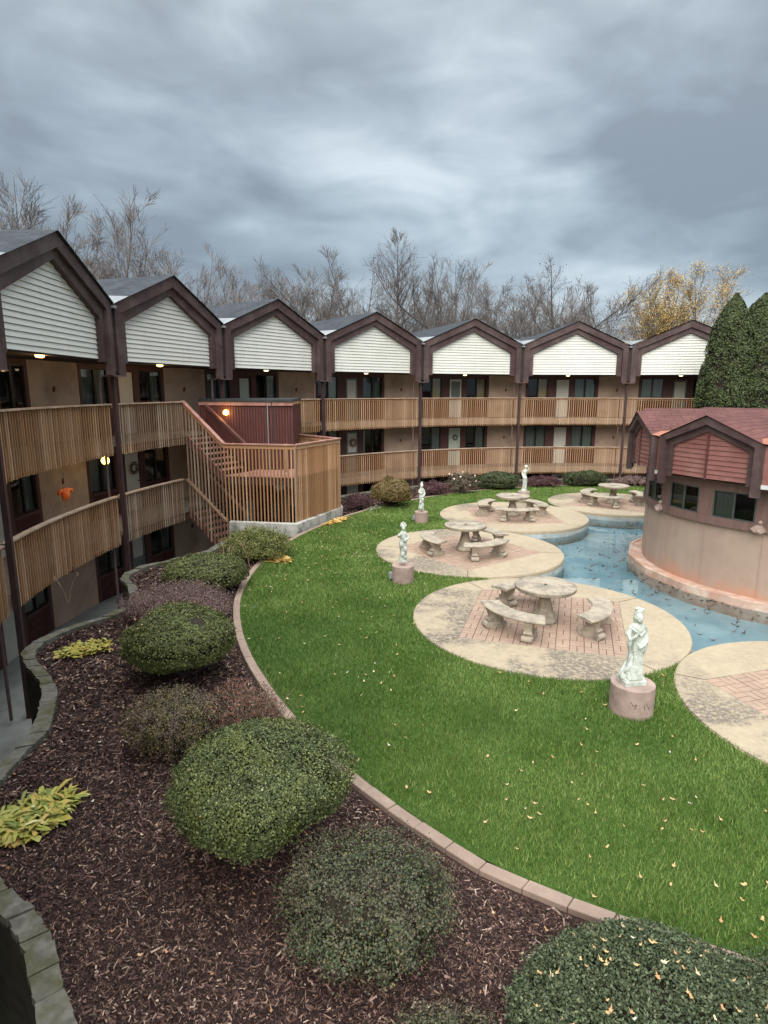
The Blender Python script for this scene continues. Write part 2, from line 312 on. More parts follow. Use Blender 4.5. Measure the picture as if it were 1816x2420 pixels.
# ------------------------------------------------------------------ world and sun
w = bpy.data.worlds.new('World'); sc.world = w; w.use_nodes = True; nt = w.node_tree
bg = nt.nodes['Background']; sky = node(nt, 'ShaderNodeTexSky'); sky.sky_type = 'NISHITA'; sky.sun_disc = False
sky.sun_elevation = R_(40); sky.sun_rotation = R_(194); sky.dust_density = 3
tc = node(nt, 'ShaderNodeTexCoord'); sp = node(nt, 'ShaderNodeSeparateXYZ'); link(nt, tc.outputs['Generated'], sp.inputs[0])
def mth(op, a, b=None, c=None, clamp=False):
    n = node(nt, 'ShaderNodeMath', operation=op); n.use_clamp = clamp
    for i, v in enumerate((a, b, c)):
        if v is None: continue
        if isinstance(v, (int, float)): n.inputs[i].default_value = v
        else: link(nt, v, n.inputs[i])
    return n.outputs[0]
zc = mth('MAXIMUM', sp.outputs[2], 0.0)
def wn(scale, detail, off, rough=.5, dist=0, sc3=(1, 1, 2.0)):
    mp = node(nt, 'ShaderNodeMapping'); mp.inputs['Location'].default_value = off; mp.inputs['Scale'].default_value = sc3; link(nt, tc.outputs['Generated'], mp.inputs[0])
    n = node(nt, 'ShaderNodeTexNoise'); n.inputs['Scale'].default_value = scale; n.inputs['Detail'].default_value = detail
    n.inputs['Roughness'].default_value = rough; n.inputs['Distortion'].default_value = dist; link(nt, mp.outputs[0], n.inputs[0]); return n.outputs[0]
n1 = wn(2.3, 4, (3.1, 1.7, .4), .5, .25); n2 = wn(5.5, 5, (7.3, 2.2, 1.1), .5, .5, (1, 1, 2.6))
glow = mth('POWER', mth('SUBTRACT', 1.0, zc), 5.0)                  # paler towards the horizon
v = mth('ADD', mth('MULTIPLY_ADD', n1, .92, -.06), mth('MULTIPLY_ADD', n2, .46, -.08)); v = mth('ADD', v, mth('MULTIPLY', glow, .12))
dp = node(nt, 'ShaderNodeVectorMath', operation='DOT_PRODUCT'); link(nt, tc.outputs['Generated'], dp.inputs[0]); dp.inputs[1].default_value = (.09, .965, .245)
lobe = mth('POWER', mth('MAXIMUM', dp.outputs['Value'], 0.0), 38.0); v = mth('ADD', v, mth('MULTIPLY', lobe, .085))
CLOUD = ramp(nt, v, [(.50, (.086, .110, .135)), (.60, (.125, .157, .187)), (.70, (.182, .222, .253)), (.84, (.285, .33, .36))])
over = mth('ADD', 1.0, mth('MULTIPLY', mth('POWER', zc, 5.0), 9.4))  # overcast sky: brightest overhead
CLOUD = mixc(nt, mth('POWER', zc, 1.5), CLOUD, (.20, .205, .205))
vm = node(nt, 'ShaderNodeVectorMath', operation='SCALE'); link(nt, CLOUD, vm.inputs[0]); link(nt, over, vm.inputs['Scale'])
sk = node(nt, 'ShaderNodeVectorMath', operation='SCALE'); link(nt, sky.outputs[0], sk.inputs[0]); sk.inputs['Scale'].default_value = .1
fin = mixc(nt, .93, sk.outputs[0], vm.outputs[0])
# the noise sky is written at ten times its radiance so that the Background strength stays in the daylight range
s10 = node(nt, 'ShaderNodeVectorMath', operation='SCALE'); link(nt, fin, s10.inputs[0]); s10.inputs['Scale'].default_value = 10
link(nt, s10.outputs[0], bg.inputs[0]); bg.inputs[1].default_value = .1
sl = bpy.data.lights.new('sun', 'SUN'); sl.energy = 1.5; sl.angle = R_(55); sl.color = (1, .96, .9)
so = bpy.data.objects.new('sun', sl); COL.objects.link(so); so.rotation_euler = (R_(50), 0, R_(-14)); so.location = (0, 0, 30)
sc.view_settings.view_transform = 'Standard'; sc.view_settings.look = 'None'; sc.view_settings.exposure = 1.36; sc.view_settings.gamma = 1

# ------------------------------------------------------------------ ground, lawn, bed, walkway
def interp(t, tab):
    xs = [a for a, b in tab]; ys = [b for a, b in tab]; return float(np.interp(t, xs, ys))
BT = [(-175, 13.1), (-150, 13.15), (-145.4, 13.24), (-139.6, 13.55), (-136, 13.72), (-128, 13.78), (-115, 13.82), (-98, 13.95), (-79, 13.9), (-66, 13.85), (-56, 13.95), (-40, 14.15), (-28, 14.45), (-14.8, 14.71), (8, 15.06), (60, 15.1)]
def borderR(d): return interp(d, BT)
mb = MB(); mb.quad((-600, -600, -7.0), (600, -600, -7.0), (600, 900, -7.0), (-600, 900, -7.0)); tag(obj('ground', mb.mesh('ground', 'drygrass')), kind='structure')
def ring_sheet(name, m, a0, a1, n, fi, fo, z, rings=1):
    V = []; F = []
    for i in range(n+1):
        d = a0+(a1-a0)*i/n; th = R_(d); pi0 = fi(d); po = fo(d)
        for j in range(rings+1):
            t = j/rings; V.append((pi0[0]+(po[0]-pi0[0])*t, pi0[1]+(po[1]-pi0[1])*t, z))
    w_ = rings+1
    for i in range(n):
        for j in range(rings): A = i*w_+j; F.append((A, A+w_, A+w_+1, A+1))
    return npmesh(name, V, F, m)
LI = 8.95
lawn = tag(obj('lawn', ring_sheet('lawn', 'lawn', -175, 60, 160, lambda d: pg(LI, R_(d)), lambda d: pc(borderR(d)-.08, R_(d)), LAWN)), kind='structure')
WT = [(-175, 17.4), (-150, 17.4), (-138, 17.3), (-131.6, 17.26), (-128.8, 17.21), (-127.4, 17.28), (-126.2, 17.42), (-122.5, 17.75), (-119.3, 17.4), (-118, 17.23), (-116.7, 16.98), (-114.8, 16.92), (-112.3, 16.92), (-110.5, 17.05), (-107.9, 17.41), (-106.4, 17.55), (-105, 17.48), (-103.4, 17.21), (-102.2, 16.87), (-101.2, 16.5), (-99.3, 16.15), (-97.2, 16.22), (-94.3, 16.52), (-92.2, 16.94), (-90.5, 16.99), (-88.5, 16.83), (-86.8, 16.4), (-84.6, 16.0), (-82.5, 15.65), (-76, 15.7), (-73.4, 15.85)]
def wallR(d):
    if d < -73.3: return interp(d, WT)
    if d < -57.5: return 14.0
    return 16.7
tag(obj('mulch_bed', ring_sheet('mulch_bed', 'mulch', -175, 60, 700, lambda d: pc(borderR(d)-.02, R_(d)), lambda d: pc(wallR(d), R_(d)), MUL, 3)), kind='structure')
mb = MB(); mb.arcbox(13.0, RF+.1, R_(-180), R_(60), WALK-.1, WALK, 80, pc); tag(obj('walkway', mb.mesh('walkway', 'walk')), kind='structure')
# lawn edging of concrete blocks
mb = MB(); d = -172.0
while d < 58:
    R0 = borderR(d); L = random.uniform(.36, .44) if d < -100 else .42
    st = math.degrees(L/R0); g = math.degrees(.0035/R0); h = random.uniform(-.004, .004); o_ = random.uniform(-.008, .008)
    a_, b_ = d+g, d+st-g; ra, rb = borderR(a_)+o_*.3, borderR(b_)+o_*.3; zt = LAWN+.014+h
    mb.hexa([pc(ra-.072, R_(a_), MUL-.1), pc(ra+.072, R_(a_), MUL-.1), pc(rb+.072, R_(b_), MUL-.1), pc(rb-.072, R_(b_), MUL-.1)], [pc(ra-.072, R_(a_), zt), pc(ra+.072, R_(a_), zt), pc(rb+.072, R_(b_), zt), pc(rb-.072, R_(b_), zt)]); d += st
e = obj('lawn_edging', mb.mesh('lawn_edging', 'edging')); tag(e, 'curved edging of pinkish concrete blocks between lawn and mulch bed', 'edging')
bv = e.modifiers.new('b', 'BEVEL'); bv.width = .008; bv.segments = 1
# stone retaining wall with cap stones
rw = empty('retaining_wall', pc(17, R_(-106), WALK), 'scalloped limestone retaining wall with mossy cap along the sunken walkway', 'retaining wall')
rinv = T(*rw.location).inverted()
mb = MB(); mw = MB(); d = -150.0
while d < -74:
    st = random.uniform(.9, 1.7) if not -101 < d < -82 else random.uniform(.8, 1.2)
    d2 = min(d+st, -73.6); k = 3
    hh = random.uniform(-.008, .012); ww = random.uniform(-.008, .008)
    for i in range(k):
        a = d+(d2-d)*i/k+(.03 if i == 0 else 0); b = d+(d2-d)*(i+1)/k-(.03 if i == k-1 else 0)
        ra, rb = wallR(a), wallR(b); f = lambda R, A, z: pc(R, R_(A), z)
        w1_, w2_ = ww+random.uniform(-.015, .015), ww+random.uniform(-.015, .015)
        mb.hexa([f(ra-.10-w1_, a, -4.72), f(ra+.11+w1_, a, -4.69), f(rb+.11+w2_, b, -4.69), f(rb-.10-w2_, b, -4.72)], [f(ra-.10-w1_, a, -4.61+hh), f(ra+.11+w1_, a, -4.605+hh), f(rb+.11+w2_, b, -4.605+hh), f(rb-.10-w2_, b, -4.61+hh)])
        a_, b_ = d+(d2-d)*i/k, d+(d2-d)*(i+1)/k
        mw.hexa([f(wallR(a_)-.07, a_, WALK-.1), f(wallR(a_)+.08, a_, WALK-.1), f(wallR(b_)+.08, b_, WALK-.1), f(wallR(b_)-.07, b_, WALK-.1)],
                [f(wallR(a_)-.07, a_, -4.71), f(wallR(a_)+.08, a_, -4.71), f(wallR(b_)+.08, b_, -4.71), f(wallR(b_)-.07, b_, -4.71)])
    d = d2
mw.arcbox(16.7, 16.95, R_(-57.5), R_(60), WALK-.1, -4.78, 60, pc); mb.arcbox(16.62, 17.0, R_(-57.5), R_(60), -4.78, -4.63, 60, pc)
obj('cap_stones', mb.mesh('cap_stones', 'stonecap'), rw, rinv); obj('wall_face', mw.mesh('wall_face', 'stonewall'), rw, rinv)
# whitewashed concrete wall at the stair
mb = MB(); W = [(-5.14, 19.80), (-2.83, 19.58), (-1.56, 22.80), (-2.1, 25.4)]
def offp(P, t):
    out = []
    for i, p in enumerate(P):
        a = Vector(P[max(i-1, 0)]); b = Vector(P[min(i+1, len(P)-1)]); d1 = (Vector(p)-a); d2 = (b-Vector(p))
        n1_ = Vector((-d1.y, d1.x)).normalized() if d1.length > 0 else None; n2_ = Vector((-d2.y, d2.x)).normalized() if d2.length > 0 else None
        n = (n1_ or n2_)+(n2_ or n1_); n.normalize(); c = n.dot(n1_ or n2_); out.append((p[0]+n.x*t/c, p[1]+n.y*t/c))
    return out
Wo = offp(W, .2)
for i in range(3):
    mb.hexa([(*W[i], WALK), (*W[i+1], WALK), (*Wo[i+1], WALK), (*Wo[i], WALK)], [(*W[i], -4.32-.03*i), (*W[i+1], -4.35-.03*i), (*Wo[i+1], -4.35-.03*i), (*Wo[i], -4.32-.03*i)])
e = obj('concrete_wall', mb.mesh('concrete_wall', 'whitewall')); tag(e, 'low whitewashed concrete wall with grey stains below the wooden staircase', 'wall')
bv = e.modifiers.new('b', 'BEVEL'); bv.width = .02; bv.segments = 2

# ------------------------------------------------------------------ apartment building
bld = empty('apartment_building', (CX, CY, WALK), 'three storey ring of tan stucco apartments with brown gabled roofs and slatted balconies', 'apartment building')
BI = T(0, 0, -WALK)
def Bm(th): return BI @ RZ(-th)
ZD = {'top': -1.52, 'mid': -4.16, 'low': -6.80}
bays = list(range(-2, 9))
# gable meshes in the bay frame (x right, y outward, z up; origin at ring centre)
YF = 17.92
def fascia_poly(xo, zb, zs, za, xi, zbi, zsi, zai):
    return [(-xo, zb), (-xo, zs), (0, za), (xo, zs), (xo, zb), (xi, zbi), (xi, zsi), (0, zai), (-xi, zsi), (-xi, zbi)]
def fascia_mesh(name, xo, zb, zs, za, xi, zsi, zai, y0, y1, m, zbi=None, prow=0):
    mb = MB(); zbi = zb if zbi is None else zbi
    L = [((-xo, zb), (-xo, zs), (-xi, zsi), (-xi, zbi)), ((-xo, zs), (0, za), (0, zai), (-xi, zsi)), ((0, za), (xo, zs), (xi, zsi), (0, zai)), ((xo, zs), (xo, zb), (xi, zbi), (xi, zsi))]
    for q in L:
        f = lambda x, y: y+(prow*(1-abs(x)/xo) if prow else 0)
        mb.hexa([(x, f(x, y0), z) for x, z in q], [(x, f(x, y1), z) for x, z in q])
    return mb.mesh(name, m)
me_of = fascia_mesh('outer_fascia', 2.75, .36, 2.28, 3.46, 2.47, 2.09, 3.13, YF, YF+.16, 'fascia')
me_if = fascia_mesh('inner_fascia', 2.468, .70, 2.085, 3.125, 2.24, 1.85, 2.88, YF+.10, YF+.27, 'fascia')
def siding_mesh(name, w0, zb, zs, za, y, lap, m, prow=0, c0=0, gap=.010):
    mb = MB(); z = zb; wf = lambda z: w0 if z <= zs else max(w0*(za-z)/(za-zs), 0.0)
    f = lambda x, y_: y_-(prow*(1-abs(x)/w0) if prow else 0)
    while z < za-.01:
        z1 = min(z+lap, za); zz0 = z; z = z+gap; segs = [z, z1] if not (z < zs < z1) else [z, zs, z1]
        for a, b in zip(segs[:-1], segs[1:]):
            ya, yb = y-.03*(1-(a-z)/lap), y-.03*(1-(b-z)/lap)
            wa, wb = wf(a), wf(b)
            for s0, s1 in (((-1, 0), (0, 1)) if prow else ((-1, 1),)):
                mb.quad((s0*wa, f(s0*wa, ya), a), (s1*wa, f(s1*wa, ya), a), (s1*wb, f(s1*wb, yb), b), (s0*wb, f(s0*wb, yb), b))
        wa = wf(z)
        if prow:
            mb.quad((-wa, f(-wa, y), z), (0, f(0, y), z), (0, f(0, y-.022), z), (-wa, f(-wa, y-.022), z)); mb.quad((0, f(0, y), z), (wa, f(wa, y), z), (wa, f(wa, y-.022), z), (0, f(0, y-.022), z))
        else: mb.quad((-wa, y, z), (wa, y, z), (wa, y-.03, z), (-wa, y-.03, z))
        z = z1
    return mb.mesh(name, m)
me_sd = siding_mesh('siding', 2.242, .77, 1.85, 2.88, YF+.26, .131, 'siding')  # gap under each lap bares the dark backing, a shadow line put in by colour
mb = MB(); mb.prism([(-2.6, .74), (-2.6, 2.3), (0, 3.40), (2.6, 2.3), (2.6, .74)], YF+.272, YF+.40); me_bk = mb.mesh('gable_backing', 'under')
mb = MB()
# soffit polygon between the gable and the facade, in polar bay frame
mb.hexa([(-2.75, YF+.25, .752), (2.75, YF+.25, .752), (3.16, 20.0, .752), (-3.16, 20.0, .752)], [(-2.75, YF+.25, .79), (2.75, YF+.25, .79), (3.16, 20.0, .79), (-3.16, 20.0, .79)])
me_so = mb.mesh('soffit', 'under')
# roof slopes (UV in metres)
def pr(R, a, z): return (R*math.sin(a), R*math.cos(a), z)
RB = 27.5
def roof_mesh():
    mb = MB(); mb.uv = []
    h = DA/2
    for s in (-1, 1):
        A = (0, YF-.07, 3.49); V0 = (s*2.79, YF-.07, 2.305); V1 = pr(18.48, s*h, 2.50); B = (0, RB, 3.49); V2 = pr(RB, s*h, 2.80); M1 = (s*2.2, YF-.07, 3.49-1.185*2.2/2.79)
        pts = [A, M1, V1, V2, B] if s < 0 else [A, B, V2, V1, M1]
        n = len(mb.v); mb.v += pts; mb.f.append(tuple(range(n, n+5)))
        mb.uv += [(p[1], -p[2]*2.3) for p in pts]
    return mb.mesh('shingles', 'shingle')
me_rf = roof_mesh()
mb = MB(); h = DA/2
me_fls = []
for s in (-1, 1):
    mb = MB(); V0 = (s*2.79, YF-.07, 2.307); V1 = pr(18.48, s*h, 2.50); M1 = (s*2.2, YF-.06, 3.495-1.185*2.2/2.79); Vc = pr(18.10, s*h, 2.28)
    n = len(mb.v); mb.v += [V0, V1, M1, Vc]; mb.f += [(0, 1, 2), (0, 3, 1)] if s > 0 else [(0, 2, 1), (0, 1, 3)]
    me_fls.append(mb.mesh('valley_flashing', 'metal'))
# dark recess panel, scupper and bracket at a bay boundary (frame at the boundary azimuth)
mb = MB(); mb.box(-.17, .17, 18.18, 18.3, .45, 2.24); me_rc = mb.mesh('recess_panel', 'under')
mb = MB(); mb.box(-.07, .07, 18.05, 18.2, 2.16, 2.235); me_scp = mb.mesh('scupper', 'metal')
mb = MB(); mb.box(-.30, .30, 18.05, 18.45, .325, .355); me_brk = mb.mesh('post_bracket', 'pipe')
mb = MB(); mb.box(-.055, .055, 18.235, 18.345, WALK, .325); me_post = mb.mesh('post', 'post')
mb = MB(); mb.tube([(-.24, 18.56, .33), (-.24, 18.56, WALK+.1)], .035, 8); me_ds = mb.mesh('downspout', 'pipe')
# stucco strip and unit front
def strip(a0, a1, R, z0, z1, name, m, th=.12):
    mb = MB(); mb.hexa([pr(R, a0, z0), pr(R, a1, z0), pr(R+th, a1, z0), pr(R+th, a0, z0)], [pr(R, a0, z1), pr(R, a1, z1), pr(R+th, a1, z1), pr(R+th, a0, z1)]); return mb.mesh(name, m)
me_st = strip(R_(5.88), R_(12.06), RF, WALK, .751, 'stucco_wall', 'stucco')
YU = 19.99
def unit_mesh(top):
    mb = MB(); zt = 2.27 if top else 2.48
    y0, y1 = YU, YU+.10
    for x0, x1 in ((-2.07, -1.95), (-.82, -.33), (.40, .69), (1.89, 2.055)): mb.box(x0, x1, y0, y1, 0, 2.12)
    mb.box(-2.07, 2.055, y0, y1, 2.121, zt); mb.box(-.329, .399, y0+.002, y1, 2.05, 2.119)
    for x0, x1 in ((-1.949, -.821), (.691, 1.889)): mb.box(x0, x1, y0-.02, y1, .80, .88)
    return mb.mesh('unit_front', 'jamb')
me_ut, me_um = unit_mesh(True), unit_mesh(False)
def groove(x0, x1):
    mb = MB()
    if True:
        mb.box(x0, x1, YU+.04, YU+.1, 0, .799); x = x0+.02
        while x < x1-.06: mb.box(x, x+.07, YU+.015, YU+.0395, .01, .795); x += .10
    return mb.mesh('ribbed_panel', 'panel')
me_grs = [groove(-1.949, -.821), groove(.691, 1.889)]
mb = MB(); mb.box(-2.06, 2.05, YU+.5, YU+.52, 0, 2.5); me_rm = mb.mesh('room_backing', 'dark')
def win_mesh(wd, ht):
    mb = MB(); t = .035
    mb.box(0, wd, .0, .05, 0, t); mb.box(0, wd, .0, .05, ht-t, ht); mb.box(0, t, .0, .05, t, ht-t); mb.box(wd-t, wd, .0, .05, t, ht-t); mb.box(wd/2-.04, wd/2+.04, -.012, .05, t, ht-t)
    g = MB(); g.quad((t, .03, t), (wd-t, .03, t), (wd-t, .03, ht-t), (t, .03, ht-t)); return mb.mesh('window', 'frame'), g.mesh('pane', 'glass')
def curt_mesh(x0, x1, z0, z1, m):
    V = []; F = []; n = max(8, int((x1-x0)/.02))
    for i in range(n+1):
        x = x0+(x1-x0)*i/n; y = .13+.022*math.sin(x*62+math.sin(x*17)*1.5); V += [(x, y, z0), (x, y, z1)]
    for i in range(n): F.append((2*i, 2*i+2, 2*i+3, 2*i+1))
    return npmesh('curtain', V, F, m, True)
WW = {'L': (-1.95, 1.13), 'R': (.69, 1.20)}; WH = 1.24
wm = {k: win_mesh(v_[1], WH) for k, v_ in WW.items()}
cm = {}
def curt(k, side, m):
    key = (k, side, m)
    if key not in cm:
        wd = WW[k][1]; a, b = {'l': (.03, wd/2), 'r': (wd/2, wd-.03), 'b': (.03, wd-.03), 'n': (.03, .22)}[side]; cm[key] = curt_mesh(a, b, .03, WH-.03, m)
    return cm[key]
def door_meshes():
    D = {}
    mb = MB(); mb.box(0, .69, .0, .045, 0, 2.04); D['slab'] = mb
    mb = MB(); mb.box(0, .69, .0, .045, 0, 1.0); mb.box(0, .08, 0, .045, 1.0, 2.04); mb.box(.61, .69, 0, .045, 1, 2.04); mb.box(.08, .61, 0, .045, 1.94, 2.04); D['storm'] = mb
    k = MB(); k.tube([(.62, -.03, 1.0), (.62, .0, 1.0)], .03, 8); k.tube([(.62, 0, 1.0), (.62, .02, 1.0)], .02, 8); return D, k.mesh('handle', 'brass')
DM, me_kn = door_meshes()
dm = {m: DM['slab'].mesh('door', m) for m in ('white', 'palegreen', 'greydoor')}; ds = {m: DM['storm'].mesh('door', m) for m in ('white', 'greydoor', 'panel')}
mb = MB(); mb.box(.08, .61, .02, .03, 1.0, 1.94); me_dpw = mb.mesh('upper_panel', 'white'); me_dpc = mb.mesh('upper_panel', 'curtain'); me_dpg = mb.mesh('upper_panel', 'palegreen')
me_dpd = mb.mesh('upper_panel', 'greydoor')
mb = MB(); mb.tube([(0, 0, -.05), (0, -.02, 0), (0, 0, .06)], [.035, .05, .03], 8); mb.box(-.02, .02, -.06, -.02, .03, .10); me_bell = mb.mesh('wall_fixture', 'red')
# window/door look per (level, bay):  door kind, curtains (left window, right window)
LOOK = {('top', 0): ('w', ('r', 'curtain3'), ('n', 'curtain3')), ('top', 1): ('w', ('b', 'curtain3'), ('r', 'curtain3')), ('top', 2): ('pg', ('b', 'curtain3'), ('r', 'curtain')),
        ('top', 3): ('sw', ('r', 'curtain'), ('b', 'curtain3')), ('top', 4): ('sg', ('r', 'curtain2'), ('r', 'curtain2')), ('top', 5): ('w', ('r', 'curtain2'), ('b', 'curtain3')), ('top', 6): ('sg2', ('b', 'curtain3'), ('r', 'curtain')),
        ('mid', 0): ('w', ('l', 'curtain3'), ('r', 'curtain3')), ('mid', 1): ('w', ('b', 'curtain3'), ('n', 'curtain3')), ('mid', 3): ('sw', ('r', 'curtain3'), ('n', 'curtain')),
        ('mid', 4): ('g', ('r', 'curtain3'), ('r', 'curtain3')), ('mid', 5): ('w', ('b', 'curtain3'), ('b', 'curtain3')), ('low', 0): ('w', ('b', 'curtain3'), ('l', 'curtain3')), ('low', 1): ('sg2', ('r', 'curtain3'), ('r', 'curtain3'))}
def railing_mesh(a0, a1, ztop, zbot, m):
    mb = MB(); n = max(1, int(round((a1-a0)*RR/.118)))
    for i in range(n):
        a = a0+(a1-a0)*(i+.5)/n; jz = random.uniform(-.012, .012); w2 = .0175/RR
        j = random.uniform(-.004, .004)
        mb.hexa([pr(18.40+j, a-w2, zbot+jz), pr(18.40+j, a+w2, zbot+jz), pr(18.43+j, a+w2, zbot+jz), pr(18.43+j, a-w2, zbot+jz)],
                [pr(18.40+j, a-w2, ztop-.04), pr(18.40+j, a+w2, ztop-.04), pr(18.43+j, a+w2, ztop-.04), pr(18.43+j, a-w2, ztop-.04)])
    sl_ = mb.mesh('railing', m)
    cp = MB(); cp.arcbox(18.35, 18.50, a0, a1, ztop-.038, ztop, 10)
    rl = MB(); rl.arcbox(18.437, 18.475, a0, a1, ztop-.13, ztop-.042, 10)
    return sl_, cp.mesh('top_rail', 'caprail'), rl.mesh('support_rail', 'slat')
def deck_mesh(a0, a1, zd):
    mb = MB(); mb.arcbox(18.48, RF-.02, a0, a1, zd-.13, zd, 8); rm = MB(); rm.arcbox(18.437, 18.478, a0, a1, zd-.30, zd+.01, 8)
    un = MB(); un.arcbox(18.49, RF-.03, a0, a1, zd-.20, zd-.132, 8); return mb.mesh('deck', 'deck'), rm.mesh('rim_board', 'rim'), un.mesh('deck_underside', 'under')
h = DA/2
full = {lv: (railing_mesh(-h+.004, h-.004, z_+1.095 if lv == 'top' else z_+1.095, z_-.375, 'slat'), deck_mesh(-h, h, z_)) for lv, z_ in (('top', ZD['top']), ('mid', ZD['mid']))}
part = {}
for lv in ('top', 'mid'):
    z_ = ZD[lv]; e1 = R_(-70.8) if lv == 'top' else R_(-71.5); m1 = bk(1.5); m2 = bk(2.5)
    part[lv, 1] = railing_mesh(-h+.004, e1-m1, z_+1.095, z_-.375, 'slat_grey'); part[lv, 2] = railing_mesh(R_(-51.9)-m2, h-.004, z_+1.095, z_-.375, 'slat')
for k in bays:
    th = bk(k+.5); mx = Bm(th); mk = Bm(bk(k))
    g = obj('gable', me_sd, bld, mx)
    if k == 4: pass
    obj('outer_fascia', me_of, g); obj('inner_fascia', me_if, g); obj('backing', me_bk, g); obj('soffit', me_so, g)
    r = obj('roof', me_rf, bld, mx); [obj('valley_flashing', q_, r) for q_ in me_fls]
    obj('post', me_post, bld, mk); obj('downspout', me_ds, bld, mk); obj('recess_panel', me_rc, bld, mk); obj('scupper', me_scp, bld, mk); obj('post_bracket', me_brk, bld, mk)
    obj('stucco_wall', me_st, bld, mx)
    for lv in ('top', 'mid', 'low'):
        z_ = ZD[lv] if lv != 'low' else WALK
        ml = mx @ T(0, 0, z_)
        u = obj('unit_front', me_ut if lv == 'top' else me_um, bld, ml); [obj('ribbed_panel', q_, u) for q_ in me_grs]; obj('room_backing', me_rm, u)
        look = LOOK.get((lv, k), random.choice([('w', ('b', 'curtain3'), ('r', 'curtain')), ('sg', ('r', 'curtain3'), ('b', 'curtain3'))]))
        for s_, cl in (('L', look[1]), ('R', look[2])):
            wi = obj('window', wm[s_][0], bld, ml @ T(WW[s_][0], YU+.03, .88)); obj('pane', wm[s_][1], wi); obj('curtain', curt(s_, *cl), wi)
        kd = look[0]; md = ml @ T(-.31, YU+.04, .005)
        if kd in ('w', 'g'): dd = obj('door', dm['white' if kd == 'w' else 'palegreen'], bld, md)
        elif kd == 'sw': dd = obj('door', ds['greydoor'], bld, md); obj('upper_panel', me_dpw, dd)
        elif kd == 'sg': dd = obj('door', ds['white'], bld, md); obj('upper_panel', me_dpd, dd)
        elif kd == 'sg2': dd = obj('door', ds['greydoor'], bld, md); obj('upper_panel', me_dpw, dd)
        else: dd = obj('door', ds['panel'], bld, md); obj('upper_panel', me_dpg, dd)
        obj('handle', me_kn, dd)
        obj('wall_fixture', me_bell, bld, mx @ T(*pr(RF-.02, R_(8.7), z_+1.47)))
        if lv == 'low': continue
        if k in (1, 2): rr = part[lv, k]
        else: rr = full[lv][0]
        if not (k == 2 and lv == 'mid' and False):
            ra = obj('railing', rr[0], bld, mx); obj('top_rail', rr[1], ra); obj('support_rail', rr[2], ra)
        dk = obj('deck', full[lv][1][0], bld, mx); obj('rim_board', full[lv][1][1], dk) if k not in (1, 2) else None; obj('underside', full[lv][1][2], dk)
mb = MB()
for k in bays: mb.quad(pc(RB-.6, bk(k), WALK), pc(RB-.6, bk(k+1), WALK), pc(RB-.6, bk(k+1), 2.9), pc(RB-.6, bk(k), 2.9))
obj('outer_wall', mb.mesh('outer_wall', 'stucco'), bld, T(-CX, -CY, -WALK))
# under-gable lamps (lit)
M['lamp'] = emit('lit_warm_lamp', (1, .50, .14), 4.0); M['lampw'] = emit('lit_pale_lamp', (1, .80, .5), 1.2); M['lampy'] = emit('lit_yellow_globe', (1, .66, .12), 3.0)
mb = MB(); mb.lathe([(.05, -.06), (.09, -.045), (.10, -.02), (.10, 0)], 16); lm = mb.mesh('ceiling_lamp', 'lamp', True); lw = mb.mesh('ceiling_lamp', 'lampw', True)
for k in bays: obj('ceiling_lamp', lm if k < 2 else lw, bld, Bm(bk(k+.5)) @ T(-.22, YF+.52, .75))
mb = MB(); mb.lathe([(.02, -.12), (.08, -.10), (.115, -.03), (.10, .05), (.05, .09), (.05, .12)], 18); gm = mb.mesh('globe_lamp', 'lampy', True)
obj('globe_lamp', gm, bld, Bm(R_(-81.6)) @ T(0, 18.9, ZD['top']-.55))

# ------------------------------------------------------------------ staircase and enclosure
S_ = Vector((-6.90, 21.23)); C_ = Vector((-5.31, 20.29)); A_ = Vector((-2.91, 19.89)); B_ = Vector((-1.66, 22.62)); D_ = Vector((-3.61, 24.74))
stc = empty('staircase', (-5, 20.5, WALK), 'outdoor wooden staircase with slatted screens and a red stained landing', 'staircase'); si = T(5, -20.5, -WALK)
fd = (C_-S_); fl_ = fd.length; fu = fd.normalized(); fn = Vector((.50, .866)) if True else None
fn = Vector((-fu.y, fu.x)); fn = fn if fn.y > 0 else -fn
WF = 1.05; M['panel2'] = mat('red_brown_stringer', (.13, .055, .048), (.09, .038, .034), s=3, rough=.7)
def flight(z0, z1, nr):
    tr = MB(); sg = [MB(), MB()]; ext = 0
    for i in range(nr):
        t = (i+.5)/nr; z = z0+(z1-z0)*(i+1)/nr if i < nr-1 else None
        if z is None: continue
        p = S_+fd*((i+.75)/nr); a = p; b = p+fn*WF
        tr.bar((a.x, a.y, z-.02), (b.x, b.y, z-.02), .27, .045)
    for si_, off in ((0, .02), (1, WF-.02)):
        a = S_+fn*off; b = C_+fn*off; sg[si_].bar((a.x, a.y, z0-.16), (b.x, b.y, z1-.20), .045, .27)
    return tr, sg
tr, sg = flight(-1.52, -2.84, 8); obj('upper_treads', tr.mesh('treads', 'redrail'), stc, si); [obj('stringer', q_.mesh('stringer', 'panel2'), stc, si) for q_ in sg]
tr, sg = flight(-4.16, -5.50, 8); obj('lower_treads', tr.mesh('treads', 'redrail'), stc, si); [obj('stringer', q_.mesh('stringer', 'panel2'), stc, si) for q_ in sg]
for q_ in (0, WF):
    hr = MB(); hr.bar((S_.x+fn.x*q_, S_.y+fn.y*q_, -3.12), (C_.x+fn.x*q_, C_.y+fn.y*q_, -4.42), .09, .07); obj('lower_handrail', hr.mesh('lower_handrail', 'slat_grey'), stc, si)
ld = MB(); K1 = (-3.97, 21.75); 
def plank_poly(P, z, th, mbx):
    n = len(mbx.v); k = len(P); mbx.v += [(x, y, z-th) for x, y in P]+[(x, y, z) for x, y in P]
    mbx.f += [tuple(n+i for i in reversed(range(k))), tuple(n+k+i for i in range(k))]+[(n+i, n+(i+1) % k, n+k+(i+1) % k, n+k+i) for i in range(k)]
